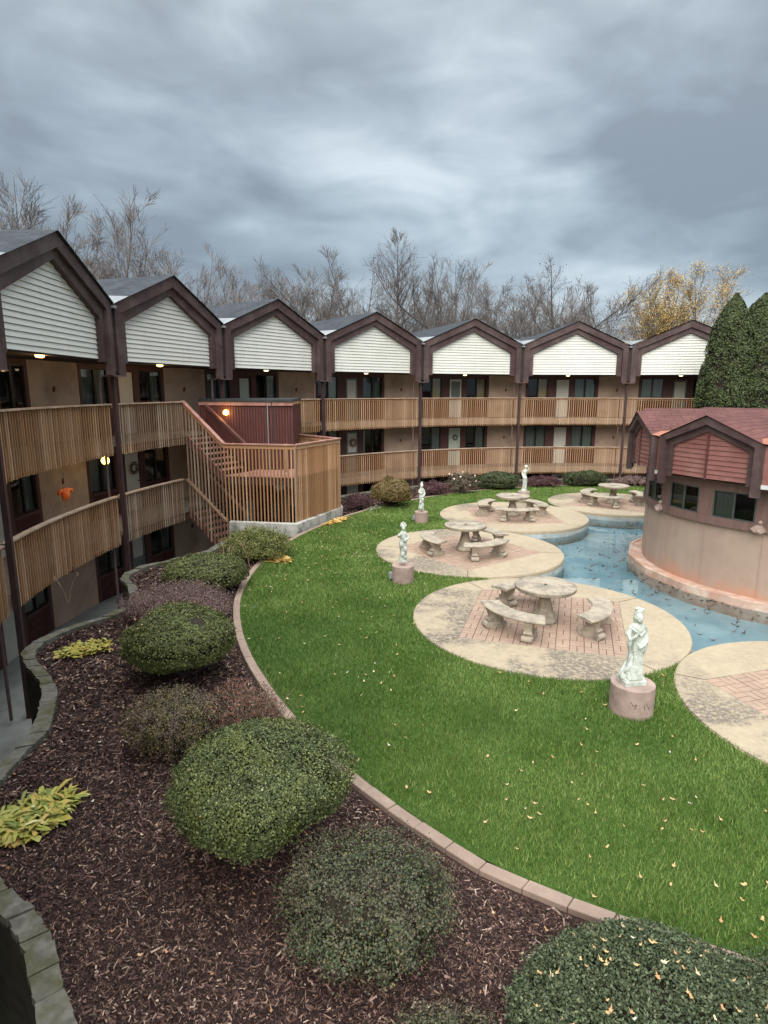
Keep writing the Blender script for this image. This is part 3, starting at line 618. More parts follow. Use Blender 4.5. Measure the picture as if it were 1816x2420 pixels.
Cf = C_+fn*WF
# landing made of boards clipped to the platform outline
poly = [C_, A_, B_, D_, Cf]
def clip(P, n_, c, keep):
    out = []
    for i in range(len(P)):
        a, b = P[i], P[(i+1) % len(P)]; da, db = (a.dot(n_)-c)*keep, (b.dot(n_)-c)*keep
        if da >= 0: out.append(a)
        if da*db < 0: out.append(a+(b-a)*(da/(da-db)))
    return out
nd = (A_-C_).normalized(); nn = Vector((-nd.y, nd.x)); c0 = min(p.dot(nn) for p in poly); c1 = max(p.dot(nn) for p in poly); c = c0
while c < c1:
    Q = clip(poly, nn, c+.006, 1); Q = clip(Q, nn, c+.134, -1) if len(Q) > 2 else []
    if len(Q) > 2: plank_poly([(p.x, p.y) for p in Q], -2.84+random.uniform(-.002, .002), .035, ld)
    c += .14
obj('landing', ld.mesh('landing', 'redrail'), stc, si)
jb = MB()
for a, b in ((C_, A_), (A_, B_), (B_, D_)): a = a+(Vector((-4.2, 22))-a).normalized()*.07; b = b+(Vector((-4.2, 22))-b).normalized()*.07; jb.bar((a.x, a.y, -3.02), (b.x, b.y, -3.02), .05, .26)
obj('landing_joists', jb.mesh('landing_joists', 'post'), stc, si)
def slats(pts_, pitch, ztf, zbf, wd, m):
    mb = MB(); a, b = pts_; d_ = b-a; n = int(d_.length/pitch); ang = math.atan2(d_.y, d_.x)
    for i in range(n+1):
        t = i/n; p = a+d_*t; zt, zb = ztf(t), zbf(t)
        mb.box(-wd/2, wd/2, -.02, .02, zb+random.uniform(-.02, .02), zt, T(p.x, p.y, 0) @ RZ(ang))
    return mb.mesh('slat_screen', m)
zr = lambda t: -.45+(-1.34)*t
obj('slat_screen', slats((S_+fu*.1, C_), .155, zr, lambda t: -4.48-1.36*t, .036, 'slat_grey'), stc, si)
obj('slat_screen', slats((C_, A_), .12, lambda t: -1.83, lambda t: -4.42, .04, 'slat'), stc, si)
obj('slat_screen', slats((A_, B_), .112, lambda t: -1.83, lambda t: -4.42, .042, 'slat'), stc, si)
obj('slat_screen', slats((B_, D_), .10, lambda t: -1.83, lambda t: -3.1, .04, 'slat'), stc, si)
rl = MB(); rb = MB()
def seg(a, za, b, zb): rl.bar((a.x, a.y, za), (b.x, b.y, zb), .15, .04); rb.bar((a.x, a.y, za-.09), (b.x, b.y, zb-.09), .06, .11)
seg(S_, -.42, C_, -1.79); seg(C_, -1.79, A_, -1.79); seg(A_, -1.79, B_, -1.79); seg(B_, -1.79, D_, -1.79)
obj('handrail', rl.mesh('handrail', 'redrail'), stc, si); obj('rail_board', rb.mesh('rail_board', 'slat'), stc, si)
fr_ = MB(); a = S_+fn*WF; b = C_+fn*WF; fr_.bar((a.x, a.y, -.60), (b.x, b.y, -1.92), .12, .10); obj('far_handrail', fr_.mesh('far_handrail', 'panel2'), stc, si)
fr_ = MB(); fr_.bar((a.x, a.y, -1.0), (b.x, b.y, -2.32), .03, .62); obj('far_panel', fr_.mesh('far_panel', 'panel'), stc, si)
for px_, py_ in ((A_.x, A_.y), (B_.x, B_.y), (-3.4, 21.1)):
    q = MB(); q.box(-.035, .035, -.035, .035, WALK, -1.86, T(px_, py_, 0)); obj('newel_post', q.mesh('newel_post', 'slat_grey'), stc, si)
enc = empty('stair_enclosure', (-4.2, 22.5, -2.84), 'dark red ribbed shed with flat black roof standing on the stair landing', 'shed'); ei = T(4.2, -22.5, 2.84)
K0 = Vector((-6.62, 22.25)); K1 = Vector((-3.97, 21.75)); K1b = Vector((-3.86, 21.77)); K2 = Vector((-3.30, 22.0)); K3 = Vector((-3.5, 25.6)); K4 = Vector((-6.0, 24.2))
wl = MB(); rbm = MB()
def wallseg(a, b, z0, z1, pitch=.10):
    wl.bar((a.x, a.y, (z0+z1)/2), (b.x, b.y, (z0+z1)/2), .04, z1-z0); d_ = b-a; n = int(d_.length/pitch); o2 = Vector((d_.y, -d_.x)).normalized()*.03; ang = math.atan2(d_.y, d_.x)
    for i in range(n+1): p = a+d_*(i/n)+o2; rbm.box(-.028, .028, -.012, .012, z0, z1-.02, T(p.x, p.y, 0) @ RZ(ang))
wallseg(K0, K1, -4.0, -.58); wallseg(K1b, K2, -2.84, -.58); wallseg(K2, K3, -2.84, -.58)
obj('wall', wl.mesh('shed_wall', 'panel'), enc, ei)
M['redrib'] = mat('red_brown_ribs', (.135, .048, .042), (.09, .034, .03), (8, 8, 1), 2, .7); obj('ribs', rbm.mesh('ribs', 'redrib'), enc, ei)
rf = MB(); plank_poly([(-6.66, 22.16), (-3.95, 21.63), (-3.22, 21.88), (-3.44, 25.7), (-6.0, 24.3)], -.36, .10, rf)
M['tar'] = mat('black_roof_edge', (.045, .05, .053), (.03, .033, .035), s=4, rough=.6); obj('roof', rf.mesh('roof', 'tar'), enc, ei)
fb = MB(); fb.bar((-6.64, 22.2, -.52), (-3.96, 21.68, -.52), .05, .12); fb.bar((-3.94, 21.68, -.52), (-3.24, 21.93, -.52), .05, .12); obj('fascia', fb.mesh('fascia', 'redrail'), enc, ei)
ps = MB(); ps.bar((-3.915, 21.76, -2.84), (-3.915, 21.76, -.58), .06, .06); obj('corner_post', ps.mesh('corner_post', 'post'), enc, ei)
ps = MB(); ps.tube([(-4.09, 21.68, -.5), (-4.09, 21.68, -2.8)], .022, 8); obj('downspout', ps.mesh('downspout', 'metal'), enc, ei)
mb = MB(); mb.lathe([(.03, -.09), (.085, -.06), (.10, 0), (.085, .06), (.03, .09)], 16); M['lampo'] = emit('lit_orange_lamp', (1, .50, .09), 7)
kd_ = (K1-K0).normalized(); lp = Vector((-5.63, 22.0)); obj('wall_lamp', mb.mesh('wall_lamp', 'lampo', True), enc, ei @ T(lp.x, lp.y, -.83))
pl = bpy.data.lights.new('lamp_glow', 'POINT'); pl.energy = 3.2; pl.color = (1, .6, .2); pl.shadow_soft_size = .1; po = bpy.data.objects.new('lamp_glow', pl); COL.objects.link(po); po.location = (lp.x+.03, lp.y-.16, -.83)
po.parent = enc; po.matrix_parent_inverse = ei
for nm_, loc_, en in (('soffit_glow', pc(18.35, bk(.5)-.012, .62), 5), ('soffit_glow', pc(18.35, bk(1.5)-.012, .62), 4), ('globe_glow', pc(18.75, R_(-81.3), -2.16), 3)):
    pl = bpy.data.lights.new(nm_, 'POINT'); pl.energy = en; pl.color = (1, .65, .28); pl.shadow_soft_size = .1; po = bpy.data.objects.new(nm_, pl); COL.objects.link(po)
    po.parent = bld; po.location = (loc_[0]-CX, loc_[1]-CY, loc_[2]-WALK)

# ------------------------------------------------------------------ round pavilion
pav = empty('round_pavilion', (GX, GY, LAWN), 'round stucco pavilion with red gabled roof standing in the pool', 'pavilion'); PIv = T(0, 0, -LAWN)
def Pm(th): return PIv @ RZ(-th)
G0 = R_(-117.12)
NW = 60
mb = MB(); V = []; F = []
def cyl(R, z0, z1, name, m, n=60, smooth=True):
    V = []; F = []
    for i in range(n): a = 2*PI*i/n; V += [(R*math.sin(a), R*math.cos(a), z0), (R*math.sin(a), R*math.cos(a), z1)]
    for i in range(n): j = (i+1) % n; F.append((2*i, 2*i+1, 2*j+1, 2*j))
    return npmesh(name, V, F, m, smooth)
obj('wall', cyl(4.04, -5.1, -3.125, 'pavilion_wall', 'pavwall', 38), pav, PIv)
mb = MB(); mb.box(-.012, .012, 4.035, 4.05, -4.7, -3.13); me_seam = mb.mesh('wall_seam', 'pavwall')
for i in range(19): obj('wall_seam', me_seam, pav, Pm(R_(-115.2+i*360/19)))
mb = MB(); mb.arcbox(4.02, 4.44, 0, 2*PI*.9999, -5.15, -4.71, 19); obj('ledge', mb.mesh('ledge', 'ledge'), pav, PIv)
mb = MB(); mb.arcbox(4.34, 4.44, 0, 2*PI*.9999, -4.709, -4.69, 19); obj('ledge_rim', mb.mesh('ledge_rim', 'ledge'), pav, PIv)
# window band: sill board, head board, posts between windows
st_ = 360/19; wins = [-105.6+i*st_ for i in range(19)]
mb = MB(); mb.arcbox(4.03, 4.12, 0, 2*PI*.9999, -3.15, -2.95, 76); mb.arcbox(4.03, 4.10, 0, 2*PI*.9999, -2.31, -1.95, 76)
for wv in wins: mb.arcbox(4.03, 4.10, R_(wv+6.75), R_(wv+st_-6.75), -2.95, -2.31, 2)
obj('window_band', mb.mesh('window_band', 'band'), pav, PIv)
hw = 4.06*math.tan(R_(6.75)); mb = MB(); t = .03
mb.box(-hw, hw, 4.03, 4.08, -2.95, -2.92); mb.box(-hw, hw, 4.03, 4.08, -2.34, -2.31); mb.box(-hw, -hw+t, 4.03, 4.08, -2.92, -2.34); mb.box(hw-t, hw, 4.03, 4.08, -2.92, -2.34); mb.box(-.02, .02, 4.02, 4.085, -2.92, -2.34)
M['winframe'] = mat('grey_window_frame', (.07, .085, .08), s=5, rough=.4, bmp=0); me_pw = mb.mesh('window', 'winframe')
mb = MB(); mb.quad((hw-t, 4.055, -2.92), (-hw+t, 4.055, -2.92), (-hw+t, 4.055, -2.34), (hw-t, 4.055, -2.34)); me_pg = mb.mesh('pane', 'glass')
mb = MB(); mb.quad((.0, 4.0, -2.93), (hw, 4.0, -2.93), (hw, 4.0, -2.32), (.0, 4.0, -2.32)); me_pb = mb.mesh('blind', 'curtain3')
for wv in wins:
    o = obj('window', me_pw, pav, Pm(R_(wv))); obj('pane', me_pg, o); obj('blind', me_pb, o)
obj('inner_room', cyl(3.93, -3.1, -1.9, 'inner_room', 'dark', 24), pav, PIv)
# gables of the pavilion: local frame, seen from outside x is mirrored; -y face outwards is +y here
def flipy(me):
    return me
yc = 4.485; pro = .09
def pav_fascia(name, xo, zb, zs, za, xi, zsi, zai, y0, y1, m):
    mb = MB()
    L = [((-xo, zb), (-xo, zs), (-xi, zsi), (-xi, zb)), ((-xo, zs), (0, za), (0, zai), (-xi, zsi)), ((0, za), (xo, zs), (xi, zsi), (0, zai)), ((xo, zs), (xo, zb), (xi, zb), (xi, zsi))]
    for q in L: mb.hexa([(x, y0+pro*(1-abs(x)/xo), z) for x, z in q], [(x, y1+pro*(1-abs(x)/xo), z) for x, z in q])
    return mb.mesh(name, m)
me_po = pav_fascia('outer_fascia', 1.27, -2.30, -1.13, -.586, 1.125, -1.215, -.775, yc-.15, yc, 'fascia')
me_pi = pav_fascia('inner_fascia', 1.123, -2.10, -1.218, -.778, .96, -1.33, -.94, yc-.26, yc-.10, 'fascia')
sd = MB(); zb_ = -2.03; lap = .112; z = zb_; wf = lambda z: .958 if z <= -1.33 else max(.958*(-.94-z)/.39, 0)
while z < -.95:
    z1 = min(z+lap, -.94); segs = [z, z1] if not (z < -1.33 < z1) else [z, -1.33, z1]
    for a, b in zip(segs[:-1], segs[1:]):
        ya, yb = yc-.16+.022*(1-(a-z)/lap), yc-.16+.022*(1-(b-z)/lap)
        for s in (-1, 1):
            wa, wb = wf(a), wf(b)
            sd.quad((0, ya+pro, a), (s*wa, ya+pro*(1-wa/.96), a), (s*wb, yb+pro*(1-wb/.96), b), (0, yb+pro, b))
    wa = wf(z)
    for s in (-1, 1): sd.quad((0, yc-.16+pro, z), (s*wa, yc-.16+pro*(1-wa/.96), z), (s*wa, yc-.138+pro*(1-wa/.96), z), (0, yc-.138+pro, z))
    z = z1
me_ps = sd.mesh('gable', 'redsiding')
mb = MB(); mb.box(-.022, .022, yc-.16+pro, yc-.115+pro, -2.05, -.95); me_pbt = mb.mesh('batten', 'redrib')
mb = MB(); mb.hexa([(-1.27, yc-.27, -2.09), (1.27, yc-.27, -2.09), (1.2, 3.9, -2.09), (-1.2, 3.9, -2.09)], [(-1.27, yc-.27, -2.06), (1.27, yc-.27, -2.06), (1.2, 3.9, -2.06), (-1.2, 3.9, -2.06)])
mb.prism([(-1.1, -2.05), (-1.1, -1.2), (0, -.80), (1.1, -1.2), (1.1, -2.05)], yc-.265, yc-.28); me_psf = mb.mesh('soffit', 'under')
h5 = R_(18)
mb = MB(); mb.uv = []
for s in (-1, 1):
    A = (0, yc+pro+.04, -.565); V0 = (s*1.29, yc+.03, -1.115); V1 = pr(4.42, s*h5, -1.12); V1b = pr(3.55, s*h5, -.93); B = (0, .0, -.50); X1 = (s*.96, yc+.055, -.975)
    X1 = (s*1.10, 4.22, -1.035); V1b = pr(3.86, s*h5, -1.00); pts = [A, V0, X1, V1b, B] ; n = len(mb.v); pts = pts if s > 0 else pts[::-1]; mb.v += pts; mb.f.append(tuple(range(n, n+5))); mb.uv += [(p[1], abs(p[0])*1.1) for p in pts]
me_pr = mb.mesh('roof_slope', 'redshingle')
me_pfs = []
for s in (-1, 1):
    mb = MB(); V0 = (s*1.292, yc+.03, -1.113); V1 = pr(4.50, s*h5, -1.16); V1b = pr(3.86, s*h5, -.995); X1 = (s*1.10, 4.22, -1.03)
    q = [V0, V1, V1b, X1]; q = q if s < 0 else q[::-1]; mb.quad(*q); me_pfs.append(mb.mesh('copper_flashing', 'copper'))
mb = MB(); mb.box(-.16, .16, 4.42, 4.50, -2.02, -1.18); me_pv = mb.mesh('valley_panel', 'redsiding'); mb = MB(); mb.box(-.165, .165, 4.41, 4.53, -2.11, -2.02); M['drip'] = mat('white_drip_edge', (.62, .64, .64), (.55, .57, .57), s=3, rough=.5, bmp=0); me_pvf = mb.mesh('drip_edge', 'drip')
for i in range(10):
    th = G0+i*R_(36); g = obj('gable', me_ps, pav, Pm(th)); obj('outer_fascia', me_po, g); obj('inner_fascia', me_pi, g); obj('batten', me_pbt, g); obj('soffit', me_psf, g)
    r = obj('roof', me_pr, pav, Pm(th)); [obj('copper_flashing', q_, r) for q_ in me_pfs]
    vp = obj('valley_panel', me_pv, pav, Pm(th+R_(18))); obj('drip_edge', me_pvf, vp)
mb = MB(); mb.box(-.38, .38, -.38, .38, -.55, .05); ch = obj('chimney', mb.mesh('chimney', 'redsiding'), pav, PIv @ T(2.6, 4.6-.4, -.25) @ T(0, 0, 0))
mb = MB(); mb.box(-.43, .43, -.43, .43, .051, .11); obj('chimney_cap', mb.mesh('chimney_cap', 'metal'), ch)
# flared cast spouts on the wall
def spout():
    mb = MB(); mb.lathe([(.03, .10), (.05, .13), (.045, .17), (.02, .19)], 12, (0, .05, 0))
    for i in range(9):
        a = R_(-48+12*i); b = R_(-48+12*(i+1)); r0, r1 = .04, .20
        q = [(math.sin(a)*r0, .05, .12-math.cos(a)*r0), (math.sin(b)*r0, .05, .12-math.cos(b)*r0), (math.sin(b)*r1, .12, .10-math.cos(b)*r1), (math.sin(a)*r1, .12, .10-math.cos(a)*r1)]
        mid_ = .018 if i % 2 else 0
        q2 = [(x, y-.05-mid_, z) for x, y, z in q]; mb.hexa(q2, q)
    mb.tube([(0, .02, -.02), (0, .10, -.03), (0, .16, -.07)], [.05, .04, .03], 10); return mb.mesh('wall_spout', 'pedestal')
me_sp = spout(); 
for a, lb in ((-93.4, 'small pale shell shaped spout on the pavilion sill nearest the stone benches'), (-133.0, 'large pale flared spout on the pavilion sill at the right of the photo')):
    o = obj('wall_spout', me_sp); o.matrix_world = T(GX, GY, 0) @ RZ(-R_(a)) @ T(0, 4.07, -3.06); tag(o, lb, 'spout', 'cast spouts on the pavilion sill')

# ------------------------------------------------------------------ pool and patios
WZ = -4.87
mb = MB(); n = 120; V = [(GX, GY, -5.14)]+[pg(9.3, 2*PI*i/n, -5.14) for i in range(n)]; F = [(0, 1+(i+1) % n, 1+i) for i in range(n)]
tag(obj('pool_floor', npmesh('pool_floor', V, F, 'poolpaint')), kind='structure')
V = [(x, y, WZ) for x, y, z in V]; tag(obj('pool_water', npmesh('pool_water', V, F, 'water')), kind='structure')
mb = MB(); mb.arcbox(8.95, 9.1, R_(-180), R_(180), -5.2, LAWN-.03, 120, pg); tag(obj('pool_wall', mb.mesh('pool_wall', 'poolwall')), kind='structure')
PAT = [(3.33, 11.94), (2.48, 17.44), (4.83, 22.50), (9.51, 25.05), (7.11, 8.19)]; PRS = [2.72, 2.715, 2.72, 2.60, 2.59]
for ip, (x, y) in enumerate(PAT):
    PR = PRS[ip]; to = math.atan2(GY-y, GX-x); mb = MB(); zt = LAWN+.02+.002*ip; hs = 1.52
    # ring of concrete around the square of bricks, cut by four radial joints
    sqa = to+PI/4
    def sqpt(a):   # square boundary in direction a
        r = a-sqa; c_ = max(abs(math.cos(r)), abs(math.sin(r))); return hs/c_
    N = 96; base = len(mb.v)
    for i in range(N+1):
        a = to+2*PI*i/N; s_ = sqpt(a); ca, sa = math.cos(a), math.sin(a)
        mb.v += [(x+s_*ca, y+s_*sa, zt), (x+PR*ca, y+PR*sa, zt), (x+PR*ca, y+PR*sa, zt-.012), (x+(PR+.012)*ca, y+(PR+.012)*sa, zt-.03), (x+(PR+.012)*ca, y+(PR+.012)*sa, -5.2)]
    for i in range(N):
        A = base+5*i; B = A+5; mb.f += [(A, A+1, B+1, B), (A+1, A+2, B+2, B+1), (A+2, A+3, B+3, B+2), (A+3, A+4, B+4, B+3)]
    pt = obj('patio', mb.mesh('patio', 'concrete')); tag(pt, kind='structure')
    sk_ = MB(); sk_.lathe([(PR+.018, -5.2), (PR+.018, -4.74), (PR+.008, -4.73)], 96, (x, y, 0)); obj('patio_skirt', sk_.mesh('patio_skirt', 'poolwall', True), pt)
    mb = MB(); n = len(mb.v)
    mb.v += [(x+hs*math.sqrt(2)*math.cos(to+PI/2*j), y+hs*math.sqrt(2)*math.sin(to+PI/2*j), zt-.012) for j in range(4)]; mb.f.append((0, 1, 2, 3))
    for j in range(4):  # joints
        a = to+PI/2*j; p0 = (x+hs*1.414*math.cos(a), y+hs*1.414*math.sin(a)); p1 = (x+(PR-.01)*math.cos(a), y+(PR-.01)*math.sin(a)); nx, ny = -math.sin(a)*.008, math.cos(a)*.008
        mb.quad((p0[0]-nx, p0[1]-ny, zt+.003), (p1[0]-nx, p1[1]-ny, zt+.003), (p1[0]+nx, p1[1]+ny, zt+.003), (p0[0]+nx, p0[1]+ny, zt+.003))
    obj('joint_sand', mb.mesh('joint_sand', 'mortar'), pt)
    mb = MB(); mod = 2*hs/12; g = .006; Mx = T(x, y, 0) @ RZ(sqa)
    for i in range(12):
        for j in range(12):
            x0, y0 = -hs+i*mod, -hs+j*mod; jz = lambda: zt+random.uniform(-.003, .002)
            if (i+j) % 2:
                mb.box(x0+g, x0+mod-g, y0+g, y0+mod/2-g, zt-.03, jz(), Mx); mb.box(x0+g, x0+mod-g, y0+mod/2+g, y0+mod-g, zt-.03, jz(), Mx)
            else:
                mb.box(x0+g, x0+mod/2-g, y0+g, y0+mod-g, zt-.03, jz(), Mx); mb.box(x0+mod/2+g, x0+mod-g, y0+g, y0+mod-g, zt-.03, jz(), Mx)
    obj('paving_bricks', mb.mesh('paving_bricks', 'brick'), pt)

# ------------------------------------------------------------------ tables and benches
PZ = LAWN+.02
mb = MB(); mb.lathe([(.05, .655), (.50, .66), (.585, .675), (.61, .70), (.60, .725), (.615, .745), (.60, .765), (.03, .765), (.028, .74)], 56, fn=lambda a, z: 1+.006*math.cos(28*a) if .66 < z < .76 else 1)
me_tt = mb.mesh('table_top', 'caststone', True)
mb = MB(); mb.lathe([(.26, 0), (.27, .05), (.24, .10), (.205, .13), (.215, .17), (.20, .20), (.17, .22), (.15, .30), (.12, .42), (.105, .52), (.13, .58), (.21, .64), (.22, .654)], 40, fn=lambda a, z: 1+.05*math.cos(8*a) if .2 < z < .6 else 1)
me_tp = mb.mesh('pedestal', 'caststone', True)
mb = MB(); mb.lathe([(.03, 0), (.03, .004)], 12, (0, 0, .766)); me_th = mb.mesh('umbrella_hole', 'dark')
TL = ['round cast stone table on the nearest full patio with the dark stained top', 'round cast stone table beside the two slim statues, second patio from the front', 'round pale stone table on the third patio with the statue right behind it', 'round pale stone table on the farthest patio next to the pavilion']
TP = [(3.27, 11.82), (2.38, 17.42), (4.80, 22.45), (9.5, 25.0)]
t0 = empty('stone_table', (*TP[0], PZ), TL[0], 'table', 'stone tables on the patios'); obj('table_top', me_tt, t0); obj('pedestal', me_tp, t0); obj('umbrella_hole', me_th, t0)
for i in (1, 2, 3): dup(t0, (*TP[i], PZ), i*.7, TL[i])
def bench():
    ha = R_(37); mb = MB(); n = 20; prof = [(.92, .395), (.905, .415), (.91, .435), (.925, .45), (1.295, .45), (1.315, .435), (1.32, .415), (1.30, .395)]
    for i in range(n+1):
        a = -ha+2*ha*i/n; mb.v += [(r*math.cos(a), r*math.sin(a), z) for r, z in prof]
    k = len(prof)
    for i in range(n): mb.f += [(i*k+j, (i+1)*k+j, (i+1)*k+(j+1) % k, i*k+(j+1) % k) for j in range(k)]
    mb.f += [tuple(range(k))[::-1], tuple(n*k+j for j in range(k))]
    sm = mb.mesh('seat', 'caststone'); lm_ = []
    for s in (-1, 1):
        q = MB(); a = s*R_(23); Mx = RZ(a) @ T(1.11, 0, 0)
        for j, (z0, z1, w0, w1, t0_, t1_) in enumerate([(0, .07, .19, .185, .10, .10), (.07, .13, .17, .13, .09, .075), (.13, .24, .13, .115, .07, .062), (.24, .33, .115, .145, .062, .07), (.33, .394, .155, .165, .08, .085)]):
            lo = [(-w0, -t0_, z0), (w0, -t0_, z0), (w0, t0_, z0), (-w0, t0_, z0)]; hi = [(-w1, -t1_, z1), (w1, -t1_, z1), (w1, t1_, z1), (-w1, t1_, z1)]
            q.hexa([tuple(Mx @ Vector(p)) for p in lo], [tuple(Mx @ Vector(p)) for p in hi])
        for e_ in (-1, 1):   # scroll feet
            q.tube([tuple(Mx @ Vector((e_*.17, -.105, .065))), tuple(Mx @ Vector((e_*.17, .105, .065)))], .062, 12)
            q.tube([tuple(Mx @ Vector((e_*.135, -.085, .17))), tuple(Mx @ Vector((e_*.135, .085, .17)))], .035, 10)
        lm_.append(q.mesh('leg', 'caststone'))
    return sm, lm_
bs_, bl = bench()
BA = [[-141, -28, 98], [-168, -62, 42], [158, -92, 18], [150, -128, -8]]
BL = [['curved stone bench at the front left of the nearest table', 'curved stone bench at the right of the nearest table, closest to the near statue', 'curved stone bench half hidden behind the nearest table'],
      ['crescent bench left of the second table, its inner curve facing right', 'curved bench in front of the second table, pale worn top', 'curved bench behind and right of the second table'],
      ['curved bench at the left of the third table', 'curved bench in front of the third table, facing the camera', 'curved bench at the right of the third table'],
      ['curved bench behind the left side of the farthest table', 'curved bench at the front left of the farthest table', 'end of a curved bench cut off by the pavilion wall']]
b0 = None
for i in range(4):
    for j in range(3):
        if b0 is None:
            b0 = empty('stone_bench', (*TP[i], PZ), BL[i][j], 'bench', 'curved benches around the stone tables', R_(BA[i][j])); obj('seat', bs_, b0); [obj('leg', q, b0) for q in bl]
        else: dup(b0, (*TP[i], PZ), R_(BA[i][j]), BL[i][j])

# ------------------------------------------------------------------ statues
def remesh(mb, name, vox, m, sub=0, smooth=2):
    me = mb.mesh(name+'_raw'); o = bpy.data.objects.new(name+'_raw', me); COL.objects.link(o)
    r = o.modifiers.new('r', 'REMESH'); r.mode = 'VOXEL'; r.voxel_size = vox; r.use_smooth_shade = True
    if smooth: s = o.modifiers.new('s', 'SMOOTH'); s.factor = .5; s.iterations = smooth
    dg = bpy.context.evaluated_depsgraph_get(); e = o.evaluated_get(dg); out = bpy.data.meshes.new_from_object(e); out.name = name
    out.materials.clear(); out.materials.append(M[m]); bpy.data.objects.remove(o); bpy.data.meshes.remove(me); return out
def ball(mb, c, r, n=14):
    rx, ry, rz = r if hasattr(r, '__len__') else (r, r, r); base = len(mb.v); k = 8
    for i in range(1, k):
        ph = PI*i/k; mb.v += [(c[0]+rx*math.sin(ph)*math.cos(2*PI*j/n), c[1]+ry*math.sin(ph)*math.sin(2*PI*j/n), c[2]-rz*math.cos(ph)) for j in range(n)]
    b = len(mb.v); mb.v += [(c[0], c[1], c[2]-rz), (c[0], c[1], c[2]+rz)]
    for i in range(k-2): A = base+i*n; mb.f += [(A+j, A+(j+1) % n, A+n+(j+1) % n, A+n+j) for j in range(n)]
    L = base+(k-2)*n; mb.f += [(b, base+(j+1) % n, base+j) for j in range(n)]+[(b+1, L+j, L+(j+1) % n) for j in range(n)]
def loft(mb, secs, n=40, fold=None):
    base = len(mb.v)
    for z, cx_, cy_, rx, ry in secs:
        for j in range(n):
            a = 2*PI*j/n; f = 1+(fold(a, z) if fold else 0); mb.v.append((cx_+rx*f*math.cos(a), cy_+ry*f*math.sin(a), z))
    for i in range(len(secs)-1): A = base+i*n; mb.f += [(A+j, A+(j+1) % n, A+n+(j+1) % n, A+n+j) for j in range(n)]
    mb.f += [tuple(base+j for j in reversed(range(n))), tuple(base+(len(secs)-1)*n+j for j in range(n))]
def face(mb, c, r, yaw=0, tilt=0):   # head with brow, nose, chin, ears; faces -y
    Q = Matrix.Translation(c) @ Matrix.Rotation(yaw, 4, 'Z') @ Matrix.Rotation(tilt, 4, 'X'); s0 = len(mb.v)
    ball(mb, (0, 0, 0), (r*.82, r*.95, r*1.12)); ball(mb, (0, -r*.35, -r*.6), (r*.5, r*.5, r*.5)); ball(mb, (0, -r*.98, -r*.12), (r*.13, r*.24, r*.3))
    ball(mb, (0, -r*.86, -r*.56), (r*.25, r*.16, r*.09)); ball(mb, (0, -r*.78, -r*.88), (r*.24, r*.2, r*.18))
    for s in (-1, 1): ball(mb, (s*r*.32, -r*.82, r*.22), (r*.26, r*.12, r*.07)); ball(mb, (s*r*.34, -r*.80, -r*.02), (r*.16, r*.1, r*.1)); ball(mb, (s*r*.84, 0, -r*.1), (r*.12, r*.2, r*.28)); ball(mb, (s*r*.45, -r*.62, -r*.35), (r*.3, r*.3, r*.3))
    for i in range(s0, len(mb.v)): mb.v[i] = tuple(Q @ Vector(mb.v[i]))
def hand(mb, c, d, r=.012):
    d = Vector(d).normalized(); sd = d.cross(Vector((0, -1, 0.2))).normalized(); c = Vector(c); ball(mb, tuple(c), (r*1.8, r*1.3, r*1.8), 10)
    for i in range(4): o_ = sd*((i-1.5)*r*.95); l = (.040, .046, .043, .034)[i]; mb.tube([tuple(c+o_), tuple(c+o_+d*l*.6), tuple(c+o_+d*l+Vector((0, -.006, 0)))], [r*.55, r*.5, r*.35], 6)
    mb.tube([tuple(c-sd*r*1.5), tuple(c-sd*r*2.3+d*.02)], [r*.55, r*.4], 6)
